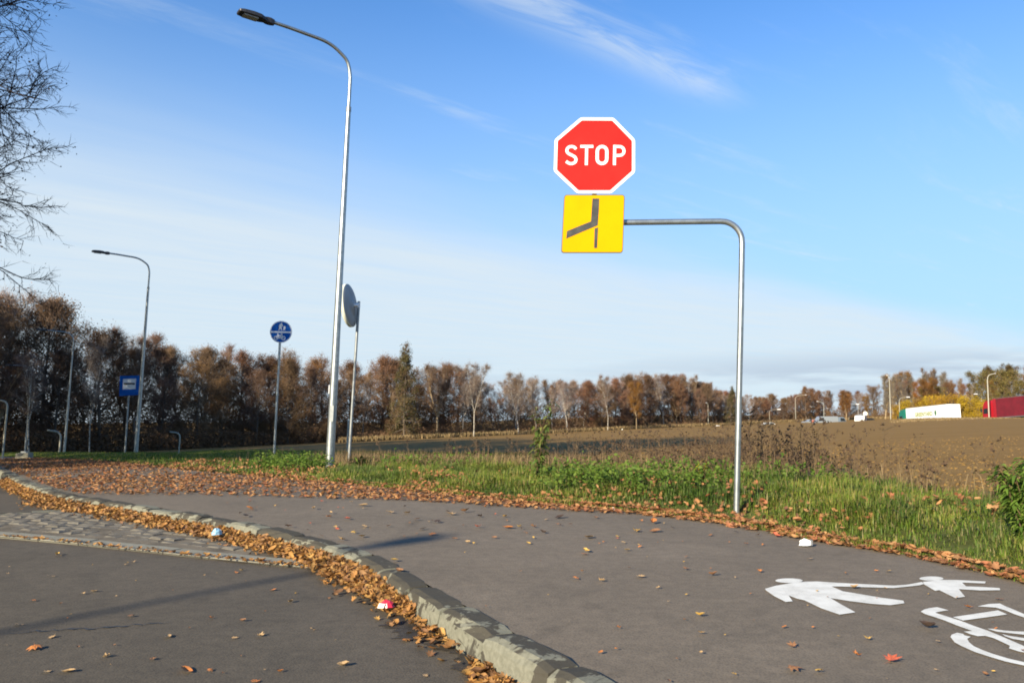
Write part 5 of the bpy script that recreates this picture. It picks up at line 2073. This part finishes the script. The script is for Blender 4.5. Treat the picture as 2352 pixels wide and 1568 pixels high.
# patch between the slabs and the kerb point
N = 620
x = r.normal(-1.10, .13, N)
y = 5.52 + (x + 1.1) * -1.05 + r.normal(0, .055, N)
k = sdist(x, y, cA) < -.01
pile4 = leaf_cloud(r, x[k], y[k], .012 + .05 * r.uniform(0, 1, k.sum()), r.uniform(.05, .09, k.sum()), np.full(k.sum(), .4))
V, q, t = join([pile, pile2, pile3, pile4])
tag(mesh_np('leaf_drift', V, [q, t], m_fall), 'thick drift of golden fallen leaves along the kerb', 'leaves', kind='stuff')

# leaves lying on the path further off and along the grass edge
N = 42000
s = r.uniform(s_at(1.5), s_at(34), N)
dd = r.uniform(0, 1, N)
yC = np.interp(s, sC_, cC[:, 1])
wid = np.interp(yC, [4, 8, 10, 11, 12.5, 14, 16, 40], [.11, .24, .9, 1.8, 3.1, 3.8, 4.2, 4.6])
dens = np.interp(yC, [4, 8, 10, 12, 16, 34], [.28, .45, .6, .85, .95, .9])
dd = dd ** np.interp(yC, [4, 8, 11, 14], [2.2, 2.0, 1.4, 1.0]) * wid - .06
x, y = along(cC, sC_, -normals(cC), s, -dd)
k = (r.uniform(0, 1, N) < dens * (.75 + .8 * waves(x, y, 91, .9, 8))) & in_view(x, y, 700) & (sdist(x, y, cB) > .05)
x, y = x[k], y[k]
zp = np.where(sdist(x, y, cC) > 0, terrain(x, y) + .03, zr(x, y) + .136)
far1 = leaf_cloud(r, x, y, zp + .015 * r.uniform(0, 1, len(x)), r.uniform(.04, .085, len(x)), np.full(len(x), .28))
N = 4600
xg, yg, dg_, sg_ = verge_points(r, N, .0, 2.1, s_at(4), s_at(18), 1.8)
k = in_view(xg, yg) & (waves(xg, yg, 95, .5, 8) > -.05)
xg, yg, dg_ = xg[k], yg[k], dg_[k]
far2 = leaf_cloud(r, xg, yg, terrain(xg, yg) + r.uniform(.02, .13, len(xg)) * np.clip(.3 + dg_, 0, 1), r.uniform(.04, .085, len(xg)), np.full(len(xg), .6))
V, q, t = join([far1, far2])
tag(mesh_np('leaf_litter', V, [q, t], m_fall2), 'brown fallen leaves on the path and in the grass edge', 'leaves', kind='stuff')

# leaves one can pick out one by one on the tarmac and the path
def leaf_mat(name, c):
    return M(name, c, .7, var=.25, scale=30)


LMs = {k: leaf_mat(k + '_leaf', c) for k, c in (('yellow', (.48, .29, .06)), ('orange', (.42, .15, .035)), ('brown', (.20, .095, .04)), ('tan', (.40, .26, .12)), ('dark', (.05, .03, .02)), ('red', (.40, .09, .04)))}
LMesh = {}
for k, mt in LMs.items():
    for j, (V, q, t) in enumerate(LTm):
        me = bpy.data.meshes.new('fallen_leaf')
        me.from_pydata([tuple(p) for p in V], [], [tuple(f_) for f_ in q] + [tuple(f_) for f_ in t])
        me.materials.append(mt)
        LMesh[k, j] = me


def one_leaf(x, y, z, size, col, j, rz, label, group, tilt=(0, 0)):
    o = link(bpy.data.objects.new('fallen_leaf', LMesh[col, j]))
    o.location = (x, y, z)
    o.scale = (size,) * 3
    o.rotation_euler = (tilt[0], tilt[1], rz)
    return tag(o, label, 'leaf', group)


rl = random.Random(3)
big = [(80, 1488, 0, 'orange', .10, 'large orange leaf on the tarmac at the lower left'), (428, 1539, 0, 'orange', .085, 'orange leaf on the tarmac near the bottom edge'),
       (155, 1541, 0, 'tan', .07, 'tan leaf low on the tarmac left of the orange leaves'), (386, 1461, 0, 'tan', .06, 'pale brown leaf beside the end of the crack'),
       (302, 1414, 0, 'brown', .06, 'brown leaf between the long shadow and the crack'), (217, 1357, 0, 'tan', .055, 'tan leaf above the long shadow on the tarmac'),
       (131, 1273, 0, 'yellow', .06, 'yellow leaf on the tarmac just below the slabs at the left'), (555, 1309, 0, 'yellow', .055, 'yellow leaf near the middle of the slab edge'),
       (537, 1464, 0, 'tan', .05, 'tan leaf alone in the middle of the near tarmac'), (667, 1382, 0, 'tan', .055, 'tan leaf just under the end of the shadow'),
       (350, 1513, 0, 'brown', .05, 'dull brown leaf above the near orange leaf'), (588, 1563, 0, 'orange', .06, 'orange leaf cut by the bottom edge of the picture'),
       (788, 1528, 0, 'tan', .06, 'pale leaf on the tarmac left of the kerb foot'), (929, 1470, 0, 'orange', .05, 'orange leaf close to the kerb on the tarmac'),
       (2048, 1514, .136, 'red', .10, 'reddish leaf on the path below the bicycle sign'), (1820, 1535, .136, 'brown', .085, 'brown leaf on the path at the bottom, left of the reddish one'),
       (2130, 1438, .136, 'dark', .085, 'dark curled leaf between the walker and bicycle signs'), (1963, 1348, .138, 'tan', .05, 'tan leaf lying on the painted walker leg'),
       (1342, 1271, .136, 'orange', .075, 'orange leaf alone in the middle of the path'), (1352, 1233, .136, 'tan', .12, 'long tan leaf on the path above the orange leaf'),
       (1440, 1262, .136, 'yellow', .06, 'yellow-brown leaf right of the orange leaf on the path'), (800, 1190, .136, 'red', .11, 'broad red leaf on the path right of the leaf carpet'),
       (1097, 1209, .136, 'red', .10, 'red leaf just right of the end of the lamp shadow'), (1036, 1180, .136, 'tan', .16, 'long curled tan leaf on the path'),
       (833, 1160, .136, 'tan', .13, 'pale long leaf near the leaf carpet on the path'), (1102, 1185, .136, 'dark', .09, 'black scrap-like leaf on the path in front of the verge'),
       (905, 1285, .140, 'yellow', .07, 'yellow leaf lying on top of the kerb'), (917, 1311, .136, 'brown', .06, 'curled brown leaf just behind the kerb'),
       (1608, 1412, .136, 'yellow', .05, 'small yellow leaf left of the walker feet'), (1993, 1465, .136, 'yellow', .05, 'yellow leaf below the painted walker'),
       (1745, 1311, .136, 'orange', .06, 'orange leaf just above the painted walker head'), (1576, 1305, .136, 'brown', .065, 'brown leaf on the path left of the painted walker'),
       (1470, 1322, .136, 'tan', .08, 'flat tan leaf in the middle of the path')]
for u, v_, z, col, size, lab in big:
    p = on_plane(u, v_, z + .004)
    one_leaf(p.x, p.y, p.z, size, col, rl.randrange(6), rl.uniform(0, 6.28), lab, None, (R(rl.uniform(-8, 8)), R(rl.uniform(-8, 8))))
n = 0
while n < 55:
    u, v_ = rl.uniform(-20, 1150), 1568 - 330 * rl.random() ** .8
    p = on_plane(u, v_, .004)
    if sdist([p.x], [p.y], cA)[0] > -.12 or p.y > 7.0:
        continue
    n += 1
    c_ = rl.choice(['tan', 'yellow', 'brown', 'orange', 'tan'])
    one_leaf(p.x, p.y, p.z, .016 + .045 * rl.random() ** 1.8, c_, rl.randrange(6), rl.uniform(0, 6.28), 'small %s dry leaf scattered on the dark tarmac of the road' % c_, 'small %s leaves on the tarmac' % c_, (R(rl.uniform(-15, 15)), R(rl.uniform(-15, 15))))
n = 0
while n < 190:
    if n < 80:
        u, v_ = rl.uniform(900, 2420), rl.uniform(1240, 1580)
    else:
        u, v_ = rl.uniform(420, 1900), rl.uniform(1125, 1250)
    p = on_plane(u, v_, .140)
    if sdist([p.x], [p.y], cB)[0] < .05 or sdist([p.x], [p.y], cC)[0] > -.05:
        continue
    n += 1
    near = v_ > 1240
    c_ = rl.choice(['tan', 'yellow', 'orange', 'brown'] if near else ['tan', 'yellow', 'brown', 'orange', 'brown', 'red', 'dark'])
    one_leaf(p.x, p.y, p.z, .016 + .05 * rl.random() ** 2 if near else .03 + .085 * rl.random() ** 1.6, c_, rl.randrange(6), rl.uniform(0, 6.28),
             ('small %s dry leaf scattered on the near grey path' if near else '%s fallen leaf on the path in front of the verge') % c_,
             ('small %s leaves on the near path' if near else '%s leaves on the path before the verge') % c_, (R(rl.uniform(-18, 18)), R(rl.uniform(-18, 18))))

# ------------------------------------------------------------------ litter
m_pap = M('white_paper', (.82, .82, .78), .6, var=.04)
m_rw = M('red_wrapper', (.55, .03, .06), .3, var=.1)
m_bl = M('light_blue_plastic', (.28, .50, .62), .25, var=.2, scale=20)


def crumple(name, label, loc_, dims, mat, seed, cat):
    rr = random.Random(seed)
    n, m = 9, 6
    v, f = [], []
    for j in range(m):
        th = math.pi * .5 * j / (m - 1)
        for i in range(n):
            a = 2 * math.pi * i / n
            k = rr.uniform(.72, 1.15)
            v.append((dims[0] * math.cos(a) * math.cos(th) * k, dims[1] * math.sin(a) * math.cos(th) * k, dims[2] * math.sin(th) * rr.uniform(.8, 1.15)))
    for j in range(m - 1):
        for i in range(n):
            f.append((j * n + i, j * n + (i + 1) % n, (j + 1) * n + (i + 1) % n, (j + 1) * n + i))
    t = thing(name, label, cat, loc_, (0, 0, rr.uniform(0, 3)))
    return t, MB().add(v, f).build('crumpled_sheet', mat, t)


p = on_plane(1850, 1251, .14)
t, _ = crumple('paper_scrap', 'crumpled white paper scrap at the edge of the path', p, (.055, .035, .045), m_pap, 1, 'litter')
t.rotation_euler = (0, 0, 0)
MB().box((.038, -.018, .022), (.010, .03, .04)).build('grey_print', m_back, t)
p = on_plane(887, 1392, .05)
t, _ = crumple('sweet_wrapper', 'shiny red and white wrapper in the leaf drift by the kerb', (p.x, p.y, .05), (.045, .035, .035), m_rw, 2, 'litter')
triangulated_sheet([(-.045, -.040, .002), (-.01, -.042, .002), (-.005, -.036, .022), (-.035, -.034, .026)], 'white_flap', m_pap, t, (0, -.002, 0))
p = on_plane(498, 1229, .06)
crumple('plastic_scrap', 'crumpled light blue plastic scrap in the leaf drift', (p.x, p.y, .07), (.05, .04, .05), m_bl, 3, 'litter')
p = on_plane(1409, 1167, .15)
crumple('tissue_scrap', 'small white tissue scrap in the leaves under the verge', (p.x, p.y, .14), (.04, .025, .02), m_pap, 4, 'litter')

# ------------------------------------------------------------------ labels that tell like trees apart
ORD = ['first', 'second', 'third', 'fourth', 'fifth', 'sixth', 'seventh', 'eighth', 'ninth', 'tenth', 'eleventh', 'twelfth']
fam_ = {}
for o in bpy.data.objects:
    if o.parent is None and 'group' in o and o['group'] in tree_groups:
        fam_.setdefault(o['group'], []).append(o)
for g_, lst in fam_.items():
    one, many, tail = tree_groups[g_]
    lst.sort(key=lambda o: o.location.x / o.location.y)
    for i, o in enumerate(lst):
        if len(lst) == 1:
            o['label'] = '%s of the wood, %s' % (one, tail)
            del o['group']
        else:
            o['label'] = '%s %s from left, %s' % (ORD[min(i, 11)], one, tail)
